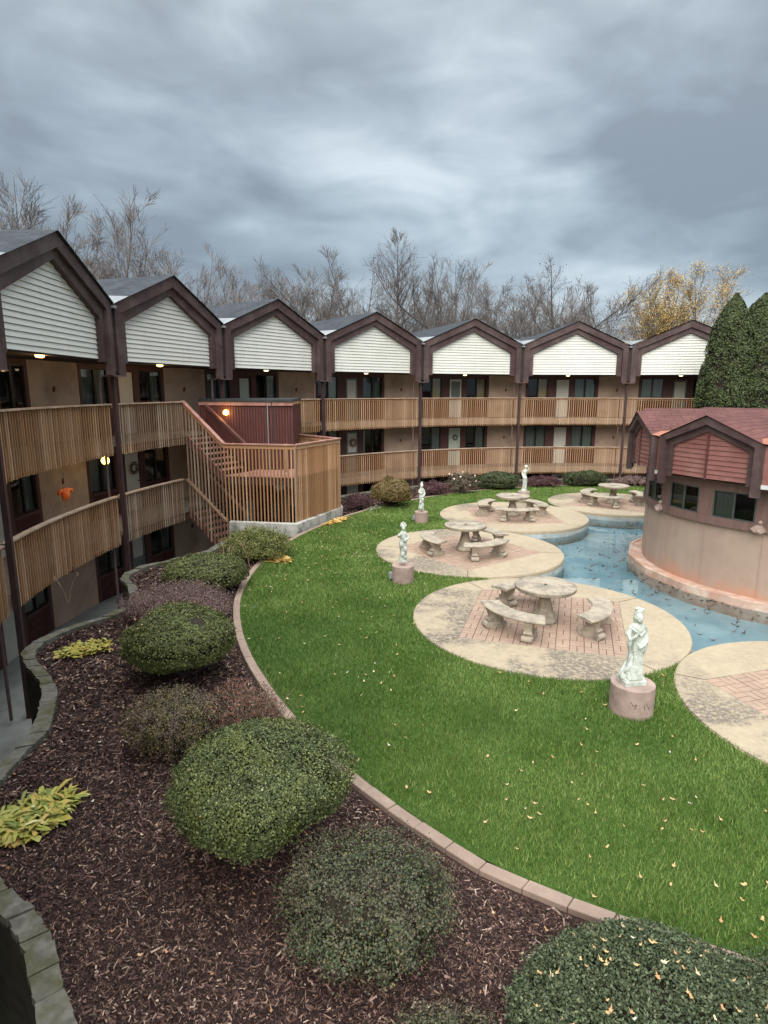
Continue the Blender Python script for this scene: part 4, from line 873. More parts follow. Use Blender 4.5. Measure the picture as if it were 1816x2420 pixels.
def statue_lady():
    mb = MB(); u = 1/574.0
    fold = lambda a, z: (.085*math.sin(11*a+5*z)+.05*math.sin(19*a-9*z))*max(0, min(1, (.62-z)/.3))+.03*math.sin(7*a+22*z)
    S = [(.09, -.005, 0, .160, .12), (.13, -.02, 0, .155, .12), (.20, -.02, 0, .130, .105), (.27, .0, 0, .108, .095), (.36, .02, 0, .098, .088), (.46, .035, 0, .095, .085), (.56, .04, 0, .10, .085), (.62, .04, 0, .098, .08),
         (.70, .035, 0, .085, .07), (.76, .035, 0, .088, .072), (.82, .03, 0, .098, .075), (.87, .028, 0, .105, .07), (.905, .03, 0, .085, .058), (.93, .03, -.005, .04, .04), (.965, .03, -.012, .034, .034)]
    S = [(a_, b_, c_, d_*1.12, e_*1.1) for a_, b_, c_, d_, e_ in S]; loft(mb, S, 64, fold)
    mb.box(-.165, .165, -.14, .14, 0, .075); mb.box(-.15, .15, -.125, .125, .075, .10)
    # swept train at the lower left
    for i in range(5): x = -.05-.022*i; mb.tube([(x+.08, -.06, .52-.02*i), (x+.03, -.085, .38-.02*i), (x-.03+.01*i, -.08, .25), (x-.05+.01*i, -.06, .13+.02*i)], [.012, .02, .024, .02], 8)
    for i in range(6): a = -.10+.035*i; mb.tube([(a*.7+.03, -.09, .50), (a*.9+.02, -.105, .3), (a+.0, -.125, .10)], [.008, .013, .018], 7)
    # sash folds across the hip
    for i in range(6): mb.tube([(-.06, -.075, .66-.025*i), (.02, -.095, .61-.03*i), (.09, -.08, .62-.022*i), (.125, -.04, .66-.02*i)], [.008, .012, .013, .01], 7)
    # right arm raised to the chest, left arm folded over the waist
    mb.tube([(-.065, .0, .865), (-.115, -.01, .76), (-.10, -.06, .69), (-.055, -.105, .76), (-.03, -.11, .80)], [.04, .042, .038, .026, .018], 12); hand(mb, (-.025, -.115, .815), (.3, -.2, 1))
    mb.tube([(-.10, -.05, .70), (-.105, -.05, .62), (-.095, -.045, .50)], [.038, .03, .012], 10)
    mb.tube([(.125, .0, .865), (.150, -.01, .76), (.145, -.05, .67), (.085, -.105, .62), (.05, -.11, .60)], [.04, .04, .038, .03, .022], 12); hand(mb, (.035, -.118, .595), (-1, -.1, .1))
    mb.tube([(.13, -.05, .67), (.125, -.06, .55), (.11, -.05, .44)], [.045, .035, .012], 10)
    mb.tube([(-.10, -.02, .87), (-.04, -.075, .82), (.03, -.095, .76), (.10, -.07, .80), (.15, -.01, .86)], .013, 7); mb.tube([(-.08, -.03, .90), (-.02, -.07, .86), (.03, -.08, .83), (.09, -.06, .86)], .011, 7)
    face(mb, (.02, -.035, 1.01), .062, .35, .25)
    ball(mb, (.03, .0, 1.045), (.06, .062, .06)); ball(mb, (-.02, .0, .99), (.025, .04, .06)); ball(mb, (.07, .015, .99), (.022, .04, .06))
    ball(mb, (.03, .01, 1.055), (.066, .062, .05)); ball(mb, (.035, .005, 1.095), (.058, .052, .045)); ball(mb, (.055, .01, 1.115), (.072, .034, .03)); ball(mb, (.02, .01, 1.135), (.052, .03, .025))
    return mb
def statue_slim(kind):
    mb = MB(); H = [(0, .13), (.05, .135), (.07, .11), (.085, .105)]; mb.lathe(H, 32)
    ph = {'fan': 0, 'jar': 2.1}[kind]
    fold = lambda a, z: .10*math.sin(7*a+14*z+ph)*(.6+.4*math.sin(23*z))+.05*math.sin(13*a-20*z)
    S = [(.08, 0, 0, .10, .09), (.14, -.01, 0, .092, .085), (.24, .0, 0, .078, .075), (.34, .012, 0, .08, .072), (.45, .0, 0, .088, .078), (.55, -.012, 0, .084, .07), (.62, -.005, 0, .072, .06), (.70, .0, 0, .082, .062), (.76, .0, 0, .088, .06), (.80, 0, 0, .06, .045), (.83, 0, 0, .03, .03)]
    loft(mb, S, 44, fold)
    if kind == 'fan':
        mb.tube([(.085, 0, .75), (.12, -.03, .66), (.07, -.09, .62), (.0, -.10, .66)], [.032, .033, .028, .02], 10); hand(mb, (-.005, -.105, .67), (-.4, 0, 1)); mb.tube([(-.085, 0, .75), (-.115, -.02, .68), (-.10, -.07, .72), (-.06, -.09, .78)], [.032, .03, .026, .018], 10)
        ball(mb, (.03, -.10, .62), (.06, .02, .05)); ball(mb, (-.05, -.085, .50), (.05, .03, .06)); ball(mb, (.05, -.07, .40), (.05, .04, .07)); ball(mb, (-.02, -.08, .27), (.05, .03, .06)); ball(mb, (.04, -.07, .2), (.04, .035, .05))
        face(mb, (0, -.01, .885), .05, .3, .1); ball(mb, (0, .01, .93), (.066, .055, .04)); ball(mb, (-.035, .01, .975), (.032, .03, .035)); ball(mb, (.03, .01, .98), (.032, .03, .035)); ball(mb, (0, .01, 1.0), (.026, .02, .045)); ball(mb, (-.055, .01, .94), (.02, .03, .03)); ball(mb, (.058, .01, .94), (.02, .03, .03))
    else:
        mb.tube([(.08, 0, .75), (.105, -.03, .62), (.06, -.085, .55), (.02, -.095, .52)], [.03, .03, .026, .018], 10); hand(mb, (.01, -.10, .515), (-1, 0, 0)); mb.tube([(-.08, 0, .75), (-.10, -.04, .66), (-.05, -.09, .64), (.0, -.095, .66)], [.03, .03, .024, .016], 10)
        ball(mb, (.02, -.085, .42), (.05, .03, .07)); ball(mb, (-.05, -.06, .33), (.035, .04, .06)); ball(mb, (.03, -.075, .22), (.045, .03, .07)); ball(mb, (-.03, -.075, .14), (.05, .03, .04))
        face(mb, (0, -.015, .89), .052, -.2, .15); ball(mb, (0, .012, .925), (.06, .056, .05)); ball(mb, (0, .03, .86), (.055, .04, .08)); ball(mb, (0, .015, .985), (.034, .034, .028)); ball(mb, (.02, .02, 1.01), (.03, .02, .02))
    return mb
def statue_venus():
    mb = MB(); mb.lathe([(0.12, 0), (.125, .06), (.10, .075)], 28)
    fold = lambda a, z: (.08*math.sin(9*a+6*z)+.04*math.sin(15*a-8*z))*(1 if z < .5 else .15)
    S = [(.07, 0, 0, .095, .085), (.15, .01, 0, .085, .08), (.28, .02, 0, .082, .078), (.42, .025, 0, .085, .08), (.54, .012, 0, .092, .082), (.60, .0, 0, .084, .072), (.68, -.005, 0, .066, .056), (.76, .005, 0, .078, .064), (.83, .012, 0, .085, .058), (.865, .015, 0, .06, .045), (.89, .02, 0, .028, .028), (.93, .022, -.005, .026, .026)]
    loft(mb, S, 44, fold); ball(mb, (-.02, -.05, .78), (.032, .028, .03)); ball(mb, (.045, -.05, .785), (.032, .028, .03))
    mb.tube([(-.07, 0, .84), (-.105, .0, .72), (-.085, -.05, .60), (-.03, -.09, .56)], [.028, .026, .022, .016], 10); hand(mb, (-.02, -.095, .555), (1, 0, -.4))
    mb.tube([(.09, 0, .84), (.135, -.02, .86), (.13, -.02, .96), (.085, -.015, 1.02)], [.028, .025, .022, .016], 10); hand(mb, (.08, -.015, 1.03), (-.8, 0, .5))
    mb.tube([(-.08, -.05, .56), (.0, -.10, .53), (.08, -.07, .55)], [.02, .028, .02], 8); mb.tube([(-.02, -.09, .52), (-.03, -.10, .35), (-.04, -.09, .15)], [.02, .026, .02], 8); mb.tube([(.05, -.08, .5), (.05, -.09, .3), (.06, -.085, .12)], [.014, .02, .018], 8)
    face(mb, (.03, -.015, .985), .05, .5, .2); ball(mb, (.035, .01, 1.01), (.055, .056, .048)); ball(mb, (.045, .04, .99), (.032, .032, .03)); return mb
LP = (3.61, 8.28)
PED = [((3.66, 8.30), .31, .46, 'wide pinkish cylindrical plinth with scratched marks under the nearest statue'), ((.47, 14.45), .27, .44, 'pinkish cylindrical plinth under the statue at the lawn centre'),
       ((1.33, 21.35), .24, .40, 'pinkish cylindrical plinth on the left part of the lawn near the staircase'), ((5.9, 25.45), .25, .46, 'pinkish cylindrical plinth behind the third table')]
for i, ((x, y), r, h_, lb) in enumerate(PED):
    mb = MB(); mb.lathe([(r*1.0, 0), (r*1.0, h_-.012), (r*.985, h_)], 48)
    e = empty('plinth', (x, y, LAWN-.02), lb, 'plinth', 'pinkish plinths carrying the white statues'); obj('drum', mb.mesh('drum', 'pedestal'), e)
    if i in (1, 2): q = MB(); q.box(-.05, .05, -.045, .045, .10, .26); q.box(-.035, .035, -.058, -.0455, .12, .24); obj('outlet_box', q.mesh('outlet_box', 'metal'), e, T(-r-.03, -.03, 0))
    if i == 0:
        q = MB(); [q.tube([(r*1.002*math.cos(R_(a0)), r*1.002*math.sin(R_(a0)), z0), (r*1.002*math.cos(R_(a1)), r*1.002*math.sin(R_(a1)), z1)], .004, 5) for a0, z0, a1, z1 in ((-115, .30, -108, .24), (-108, .24, -100, .27), (-100, .27, -104, .2), (-75, .28, -62, .18), (-80, .25, -76, .18))]; obj('scratch_marks', q.mesh('scratch_marks', 'stonewall'), e)
sm1 = remesh(statue_lady(), 'statue', .0065, 'statue', smooth=1); sm2 = remesh(statue_slim('fan'), 'statue', .009, 'statue', smooth=1); sm3 = remesh(statue_slim('jar'), 'statue', .009, 'statue', smooth=1); sm4 = remesh(statue_venus(), 'statue', .009, 'statue', smooth=1)
for i, (me, lb, s, rz) in enumerate(((sm1, 'white statue of a robed woman with a high bun and raised hand, nearest the camera', 1.0, .15), (sm2, 'white statue with a tall knobbly headdress and bent arms at the lawn centre', 1.05, .1),
                                 (sm3, 'slim white statue of a draped figure near the staircase side of the lawn', 1.04, .2), (sm4, 'white classical statue with one arm raised to its tilted head behind the third table', 1.05, 0))):
    (x, y), r, h_, _ = PED[i]; o = obj('statue', me); o.location = (x-(.03 if i == 0 else 0), y, LAWN-.02+h_); o.rotation_euler = (0, 0, rz); o.scale = (s,)*3; tag(o, lb, 'statue', 'white statues on plinths')

# ------------------------------------------------------------------ foliage generators
def quads(P, N, L, Wd, m, name, jit=.6, bend=.25):
    """diamond leaves at points P with normals N"""
    n = len(P); N = N+rng.normal(0, jit, (n, 3)); N /= np.linalg.norm(N, axis=1, keepdims=True)+1e-9
    t = rng.normal(0, 1, (n, 3)); t -= N*(t*N).sum(1, keepdims=True); t /= np.linalg.norm(t, axis=1, keepdims=True)+1e-9; b = np.cross(N, t)
    L = L*rng.uniform(.65, 1.25, (n, 1)); Wd = Wd*rng.uniform(.7, 1.2, (n, 1))
    V = np.stack([P-t*L/2, P+b*Wd/2-N*bend*Wd*.5, P+t*L/2, P-b*Wd/2-N*bend*Wd*.5], 1).reshape(-1, 3); F = np.arange(4*n).reshape(n, 4); return npmesh(name, V, F, m)
def sph(n, zmin=-1):
    z = rng.uniform(zmin, 1, n); a = rng.uniform(0, 2*PI, n); r = np.sqrt(1-z*z); return np.stack([r*np.cos(a), r*np.sin(a), z], 1)
def lump(D, seed, k=14, amp=.08):
    g = np.random.default_rng(seed); C = sph_g(g, k); s = np.zeros(len(D))
    for c, a in zip(C, g.uniform(-1, 1, k)): s += a*np.exp(-((D-c)**2).sum(1)/.12)
    return 1+amp*s
def sph_g(g, n):
    z = g.uniform(-1, 1, n); a = g.uniform(0, 2*PI, n); r = np.sqrt(1-z*z); return np.stack([r*np.cos(a), r*np.sin(a), z], 1)
def bush(name, x, y, rx, ry, ztop, base, mleaf, n, size, label, seed, style='clipped', rot=0, zmin=-.75, cat='bush', group=None, core=.86, power=1.0, zbase=None, jit=.55):
    zb = zbase if zbase is not None else MUL
    rz = (ztop-base)/2; zc_ = (ztop+base)/2; e = empty(name, (x, y, zb), label, cat, group, rot); oz = zc_-zb
    D = sph(n, zmin); lp_ = lump(D, seed, 26, .07 if style == 'clipped' else .16)
    S = np.array([rx, ry, rz])
    if style == 'clipped':
        kt = n//34; Tc = sph(kt, zmin); ti = rng.integers(0, kt, n); D = Tc[ti]+rng.normal(0, 1, (n, 3))*np.where(rng.uniform(0, 1, n) < .55, .035, .22)[:, None]; D /= np.linalg.norm(D, axis=1, keepdims=True); lp_ = lump(D, seed, 44, .13)*(1+.035*np.sin(D[:, 0]*11+seed)*np.sin(D[:, 1]*13)*np.sin(D[:, 2]*9+1)); Dp = np.sign(D)*np.abs(D)**np.array([1, 1, power]); th_ = rng.normal(0, .032, kt)[ti]; sh_ = np.where(rng.uniform(0, 1, kt) < .05, rng.uniform(.02, .11, kt), 0)[ti]; rr = lp_*(1+th_+sh_*rng.uniform(0, 1, n)-np.abs(rng.normal(0, .045, n))); P = Dp*S*rr[:, None]; P[:, 2] = np.where(P[:, 2] < 0, P[:, 2]*.72, P[:, 2]); Nn = D/S
    else:
        k = n//22; Dt = sph(k, zmin); Rt = rng.uniform(.60, 1.24, k)*lump(Dt, seed+5, 20, .14); idx = rng.integers(0, k, n)
        P = Dt[idx]*S*(Rt[idx]*rng.uniform(.86, 1.0, n))[:, None]+rng.normal(0, .03 if size < .03 else .05, (n, 3))*np.array([1, 1, 1.0]); Nn = Dt[idx]/S+np.array([0, 0, .6])
    Nn /= np.linalg.norm(Nn, axis=1, keepdims=True); P[:, 2] += oz; P = P[P[:, 2] > .03] if True else P; Nn = Nn[:len(P)]
    f = obj('foliage', quads(P, Nn, size, size*.62, mleaf, name+'_foliage', jit), e)
    mb = MB(); g = np.random.default_rng(seed)
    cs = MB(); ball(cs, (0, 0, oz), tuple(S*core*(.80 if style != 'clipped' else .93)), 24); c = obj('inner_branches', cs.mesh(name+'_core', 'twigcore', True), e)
    for i in range(26 if rx > .4 else 10):
        a = g.uniform(0, 2*PI); q = g.uniform(.25, .85); z2 = oz+rz*g.uniform(-.9, .5 if style == 'clipped' else .95)
        mb.tube([(g.uniform(-.06, .06), g.uniform(-.06, .06), 0), (rx*q*.5*math.cos(a), ry*q*.5*math.sin(a), max(z2*.5, .05)), (rx*q*1.1*math.cos(a), ry*q*1.1*math.sin(a), max(z2, .08))], [.012, .009, .004], 5)
    obj('stems', mb.mesh(name+'_stems', 'bark'), e); return e
Lf = {}
Lf['yew'] = leafmat('yew_leaves', [(0, (.038, .052, .020)), (.5, (.088, .114, .040)), (.85, (.15, .18, .062)), (1, (.25, .26, .10))], .55, patch=((.17, .19, .04), 2.6, .5, .7, .55))
Lf['dome'] = leafmat('holly_leaves', [(0, (.042, .053, .018)), (.45, (.098, .116, .036)), (.85, (.165, .185, .055)), (1, (.26, .26, .10))], .55, patch=((.145, .175, .05), 2.0, .45, .7, .5))
Lf['barb'] = leafmat('barberry_leaves', [(0, (.020, .032, .014)), (.35, (.055, .080, .034)), (.62, (.080, .095, .050)), (.8, (.115, .085, .070)), (1, (.17, .165, .05))], .6, patch=((.125, .085, .065), 2.0, .48, .66, .42))
Lf['juni'] = leafmat('juniper_leaves', [(0, (.034, .048, .024)), (.5, (.068, .092, .044)), (.9, (.11, .135, .068)), (1, (.17, .18, .10))], .6)
Lf['heath'] = leafmat('heather_leaves', [(0, (.065, .042, .036)), (.4, (.16, .10, .092)), (.7, (.22, .125, .12)), (1, (.28, .21, .16))], .7)
Lf['ygr'] = leafmat('golden_juniper_leaves', [(0, (.06, .075, .02)), (.5, (.13, .145, .035)), (1, (.26, .25, .07))], .6)
Lf['gold'] = leafmat('golden_brown_leaves', [(0, (.07, .05, .02)), (.5, (.15, .105, .035)), (1, (.22, .165, .06))], .6)
Lf['hedge'] = leafmat('dark_hedge_leaves', [(0, (.022, .036, .014)), (.6, (.05, .07, .024)), (1, (.10, .12, .04))], .6)
Lf['maroon'] = leafmat('maroon_leaves', [(0, (.035, .015, .017)), (.6, (.085, .032, .037)), (1, (.15, .065, .065))], .6)
Lf['rose'] = leafmat('rose_leaves', [(0, (.05, .055, .03)), (.6, (.10, .085, .05)), (.9, (.13, .06, .045)), (1, (.2, .17, .12))], .6)
Lf['mix'] = leafmat('autumn_shrub_leaves', [(0, (.04, .045, .02)), (.4, (.11, .105, .035)), (.7, (.16, .10, .075)), (1, (.28, .23, .06))], .6, patch=((.16, .11, .105), 3, .46, .6, .75))
Lf['redleaf'] = leafmat('red_leaves', [(0, (.16, .03, .02)), (.6, (.32, .08, .05)), (1, (.36, .16, .09))], .6)
Lf['redmix'] = leafmat('sparse_red_brown_leaves', [(0, (.06, .045, .03)), (.4, (.13, .10, .07)), (.78, (.18, .11, .08)), (.84, (.30, .07, .045)), (1, (.40, .15, .09))], .6)
Lf['hosta'] = leafmat('hosta_leaves', [(0, (.28, .22, .04)), (.5, (.42, .36, .07)), (.8, (.30, .33, .08)), (1, (.38, .20, .06))], .5)
Lf['hostag'] = leafmat('hosta_green_leaves', [(0, (.14, .19, .04)), (.35, (.27, .29, .06)), (.7, (.42, .38, .08)), (.9, (.46, .32, .09)), (1, (.62, .60, .28))], .5)
Lf['orange'] = leafmat('orange_dry_leaves', [(0, (.40, .22, .05)), (.5, (.60, .38, .10)), (1, (.65, .5, .2))], .6)
Lf['thuja'] = leafmat('thuja_sprays', [(0, (.024, .036, .012)), (.5, (.048, .068, .020)), (.9, (.078, .102, .030)), (1, (.12, .145, .045))], .6)

bush('boxwood', -1.24, 5.50, .86, .84, -3.40, -4.40, Lf['yew'], 78000, .027, 'largest rounded clipped evergreen bush with yellowish top, in the foreground mulch', 11, zmin=-.95, cat='bush', group='clipped evergreen bushes', core=.84, power=.85)
bush('barberry', -.16, 4.50, .70, .66, -3.92, -4.62, Lf['barb'], 30000, .026, 'loose grey green barberry with purplish tint between the big bush and the edging', 12, 'loose', zmin=-.6, group='loose shrubs')
bush('juniper', 1.95, 3.42, .98, .92, -4.10, -4.95, Lf['juni'], 70000, .030, 'low dark green juniper with fallen leaves on top at the bottom right', 13, zmin=-.3, power=.7, core=.78, group='low spreading junipers')
bush('boxwood', -3.33, 9.40, .88, .84, -3.52, -4.50, Lf['dome'], 46000, .032, 'flat topped clipped evergreen dome in the middle of the mulch bed', 14, zmin=-.95, power=.68, group='clipped evergreen bushes')
bush('boxwood', -4.20, 13.75, .88, .84, -3.86, -4.62, Lf['dome'], 24000, .042, 'low clipped evergreen mound near the foot of the staircase', 15, zmin=-.9, power=.62, group='clipped evergreen bushes')
bush('heather', -4.25, 11.95, 1.0, .80, -4.0, -4.76, Lf['heath'], 30000, .03, 'low purplish heather like shrub between two clipped evergreens', 16, 'loose', zmin=-.1, group='loose shrubs')
bush('juniper', -3.55, 16.6, .85, .75, -3.90, -4.80, Lf['ygr'], 20000, .045, 'yellow green juniper against the whitewashed wall by the stairs', 17, 'loose', zmin=-.3, group='low spreading junipers')
bush('barberry', -2.80, 7.34, .56, .50, -3.92, -4.66, Lf['mix'], 20000, .026, 'small olive and purple autumn shrub above the largest bush', 18, 'loose', zmin=-.6, group='loose shrubs')
bush('juniper', 2.98, 3.72, .30, .28, -4.08, -4.7, Lf['juni'], 9000, .024, 'dark green shrub over the edging at the right border', 20, 'loose', zmin=-.6, group='low spreading junipers')
bush('barberry', .42, 3.28, .42, .36, -4.22, -4.75, Lf['barb'], 12000, .022, 'greyish shrub cut off by the bottom edge of the photo', 21, 'loose', zmin=-.2, group='loose shrubs')
bush('barberry', -1.98, 7.66, .50, .40, -3.98, -4.68, Lf['redmix'], 6500, .028, 'thin twiggy shrub with a few red leaves above the largest bush', 19, 'loose', zmin=-.2, group='loose shrubs', core=.4)
# bare twigs of that shrub
mb = MB(); g = np.random.default_rng(5)
for i in range(150):
    a = g.uniform(0, 2*PI); l = g.uniform(.4, .85); t = g.uniform(.15, .75); x, y = -1.72+g.normal(0, .07), 7.55+g.normal(0, .07); p = [(x, y, MUL)]
    for s in (.35, .7, 1): p.append((x+t*l*s*math.cos(a)+g.normal(0, .02), y+t*l*s*math.sin(a)+g.normal(0, .02), MUL+l*s*(1-.2*t*s)))
    mb.tube(p, [.007, .006, .004, .003], 4, False)
M['twig'] = mat('tan_twigs', (.30, .215, .15), (.19, .135, .095), s=8, rough=.9); e = obj('dry_twigs', mb.mesh('dry_twigs', 'twig')); tag(e, 'clump of bare tan twigs beside the concrete edging', 'twigs')
bush('golden_bush', .30, 24.2, .80, .76, -3.50, -4.66, Lf['gold'], 15000, .07, 'rounded golden brown bush right of the staircase', 31, zmin=-.5, group='far bed shrubs', power=.9)
bush('barberry', 2.25, 27.2, .62, .5, -4.10, -4.7, Lf['maroon'], 6000, .06, 'dark maroon barberry right of the golden brown bush', 32, 'loose', zmin=-.3, group='far bed shrubs')
rs = bush('rose_bush', 3.55, 27.5, .68, .6, -3.72, -4.7, Lf['rose'], 5200, .06, 'loose rose bush with a few pale blooms below the balcony', 33, 'loose', zmin=-.4, group='far bed shrubs', core=.6)
M['bloom'] = mat('pale_pink_bloom', (.75, .52, .45), (.8, .62, .55), s=20, rough=.6, bmp=0); mb = MB(); ball(mb, (0, 0, 0), .045, 8); me_bl = mb.mesh('bloom', 'bloom')
for i in range(14): a = rng.uniform(0, 6.28); obj('bloom', me_bl, rs, T(.62*math.cos(a), .5*math.sin(a)-.1, rng.uniform(.4, 1.05)))
bush('hedge', 5.45, 28.75, .98, .6, -3.86, -4.72, Lf['hedge'], 11000, .06, 'clipped dark oval hedge behind the far statue', 34, zmin=-.9, power=.6, group='oval hedges in the far bed', cat='hedge')
bush('hedge', 9.85, 29.75, 1.02, .6, -3.93, -4.72, Lf['hedge'], 11000, .06, 'clipped dark oval hedge left of the farthest table', 35, zmin=-.9, power=.6, group='oval hedges in the far bed', cat='hedge')
bush('barberry', 7.7, 29.45, .90, .5, -4.16, -4.72, Lf['maroon'], 6500, .055, 'reddish low shrub between the two oval hedges', 36, 'loose', zmin=-.2, group='far bed shrubs')
bush('barberry', 12.4, 29.9, .95, .5, -4.22, -4.72, Lf['heath'], 6500, .055, 'faded pinkish shrub behind the farthest table', 37, 'loose', zmin=-.2, group='far bed shrubs')
bush('barberry', -1.00, 23.75, .50, .42, -4.08, -4.7, Lf['maroon'], 5000, .05, 'dusky red barberry in the corner beside the slatted screen', 38, 'loose', zmin=-.2, group='far bed shrubs')
# hostas: arching ribbon leaves
def hosta(name, x, y, rx, ry, n, L, m, label, seed, zt=.10, zb=MUL, rot=0, cat='hosta', wd=.2):
    g = np.random.default_rng(seed); e = empty(name, (x, y, zb), label, cat, 'yellowing leafy perennials', rot); V = []; F = []
    for i in range(n):
        r = math.sqrt(g.uniform(0, 1)); a = g.uniform(0, 2*PI); px_, py_ = rx*r*math.cos(a), ry*r*math.sin(a); d = g.uniform(0, 2*PI); l = L*g.uniform(.6, 1.2); w_ = l*wd*g.uniform(.7, 1.2)
        dx, dy = math.cos(d), math.sin(d); z0 = g.uniform(.02, zt); hgt = g.uniform(.02, .3)*l; tw = g.uniform(-.5, .5); b = len(V)
        for s, ww in ((0, .25), (.3, .9), (.65, 1), (1, .08)):
            c = (px_+dx*l*s, py_+dy*l*s, z0+hgt*math.sin(s*2.4)); V += [(c[0]-dy*w_*ww, c[1]+dx*w_*ww, c[2]+tw*w_*ww), (c[0]+dy*w_*ww, c[1]-dx*w_*ww, max(c[2]-tw*w_*ww, .012))]
        for j in range(3): F.append((b+2*j, b+2*j+1, b+2*j+3, b+2*j+2))
    obj('leaves', npmesh(name, V, F, m), e); return e
hosta('hosta', -5.42, 10.38, .44, .30, 300, .13, Lf['hosta'], 'yellow wilted hosta patch beside the retaining wall', 41, rot=R_(35))
hh = hosta('hosta', -3.90, 6.0, .40, .30, 560, .20, Lf['hostag'], 'large yellow green collapsed hosta at the left edge of the photo', 42, .09, rot=R_(50), wd=.10)
V = None
hosta('hosta', -3.86, 5.72, .36, .12, 90, .17, Lf['hosta'], 'fringe of yellow brown hosta leaves below the large collapsed hosta', 48, .05, rot=R_(35), wd=.3)
hosta('daylily', -1.68, 21.25, .75, .13, 420, .16, Lf['orange'], 'orange brown dry foliage strip along the whitewashed wall', 43, .12, rot=R_(62), cat='perennial')
hosta('daylily', -2.85, 16.2, .30, .26, 190, .16, Lf['orange'], 'orange yellow dry leaves in front of the yellow green juniper', 44, .14, cat='perennial')
M['paleg'] = leafmat('pale_lambs_ear', [(0, (.35, .38, .24)), (1, (.6, .62, .48))], .7)
hosta('ground_cover', -.35, 24.0, .65, .18, 300, .12, 'paleg', 'pale green ground cover at the foot of the golden brown bush', 45, .06, rot=R_(58), cat='perennial', wd=.3)
hosta('ground_cover', -2.9, 12.7, .22, .10, 24, .14, 'paleg', 'few pale green leaves on the mulch beside the edging', 46, .03, cat='perennial', wd=.3)
# stalks with faded flowers by the low hedge
mb = MB(); g = np.random.default_rng(9)
for bx, by in ((-4.15, 15.4), (-3.6, 15.8), (-7.0, 12.9)):
    for i in range(4):
        a = g.uniform(0, 6.28); p = [(bx, by, MUL), (bx+.08*math.cos(a), by+.08*math.sin(a), MUL+.35), (bx+.22*math.cos(a), by+.22*math.sin(a), MUL+.62+.1*g.uniform())]
        mb.tube(p, [.006, .005, .004], 5); [ball(mb, (p[2][0]+g.normal(0, .02), p[2][1]+g.normal(0, .02), p[2][2]-.03*j), .013, 6) for j in range(3)]
tag(obj('flower_stalks', mb.mesh('flower_stalks', 'caprail')), 'thin dry flower stalks rising behind the low evergreen mound', 'flower stalks')

# thujas
def thuja(x, y, r, ztop, seed, label, n=46000):
    zb = MUL; H = ztop-zb; e = empty('thuja', (x, y, zb), label, 'conifer', 'tall conifers beside the pavilion'); g = np.random.default_rng(seed)
    z = g.uniform(0, 1, n)**.9; prof = np.interp(z, [0, .05, .25, .5, .7, .85, .95, 1], [.75, .9, 1, .93, .78, .55, .28, .04])
    # sprays grouped in clumps
    k = 1100; ck = g.uniform(0, 1, k); ca = g.uniform(0, 2*PI, k); idx = g.integers(0, k, n); zz = np.clip(ck[idx]+g.normal(0, .012, n), 0, 1); a = ca[idx]+g.normal(0, .10, n)/np.maximum(np.interp(zz, [0, .8, 1], [1, .7, .25]), .2)
    pr_ = np.interp(zz, [0, .05, .25, .5, .7, .85, .95, 1], [.75, .9, 1, .93, .78, .55, .28, .05]); bul = (g.uniform(.83, 1.09, k)*(1+.05*np.sin(ca*5+seed)*np.sin(ck*9)))[idx]
    rr = r*pr_*bul*(1-np.abs(g.normal(0, .035, n))); P = np.stack([rr*np.cos(a), rr*np.sin(a), zz*H+.02], 1); N = np.stack([np.cos(a), np.sin(a), np.full(n, .5)], 1)
    obj('crown', quads(P, N, .11, .055, Lf['thuja'], 'thuja_crown', .6), e)
    mb = MB(); mb.lathe([(r*.62, .1), (r*.85, H*.25), (r*.8, H*.5), (r*.62, H*.7), (r*.42, H*.85), (.05, H*.96)], 20); obj('inner_branches', mb.mesh('thuja_core', 'twigcore', True), e)
    mb = MB(); mb.tube([(0, 0, -.1), (0, 0, H*.9)], [.16, .03], 8); obj('trunk', mb.mesh('thuja_trunk', 'bark'), e)
thuja(15.80, 28.8, 1.35, 4.2, 51, 'tall dark green conifer with a single pointed tip, left of its pair')
thuja(17.25, 29.0, 1.8, 4.25, 52, 'tall dark green conifer with a broad top at the right border of the photo')

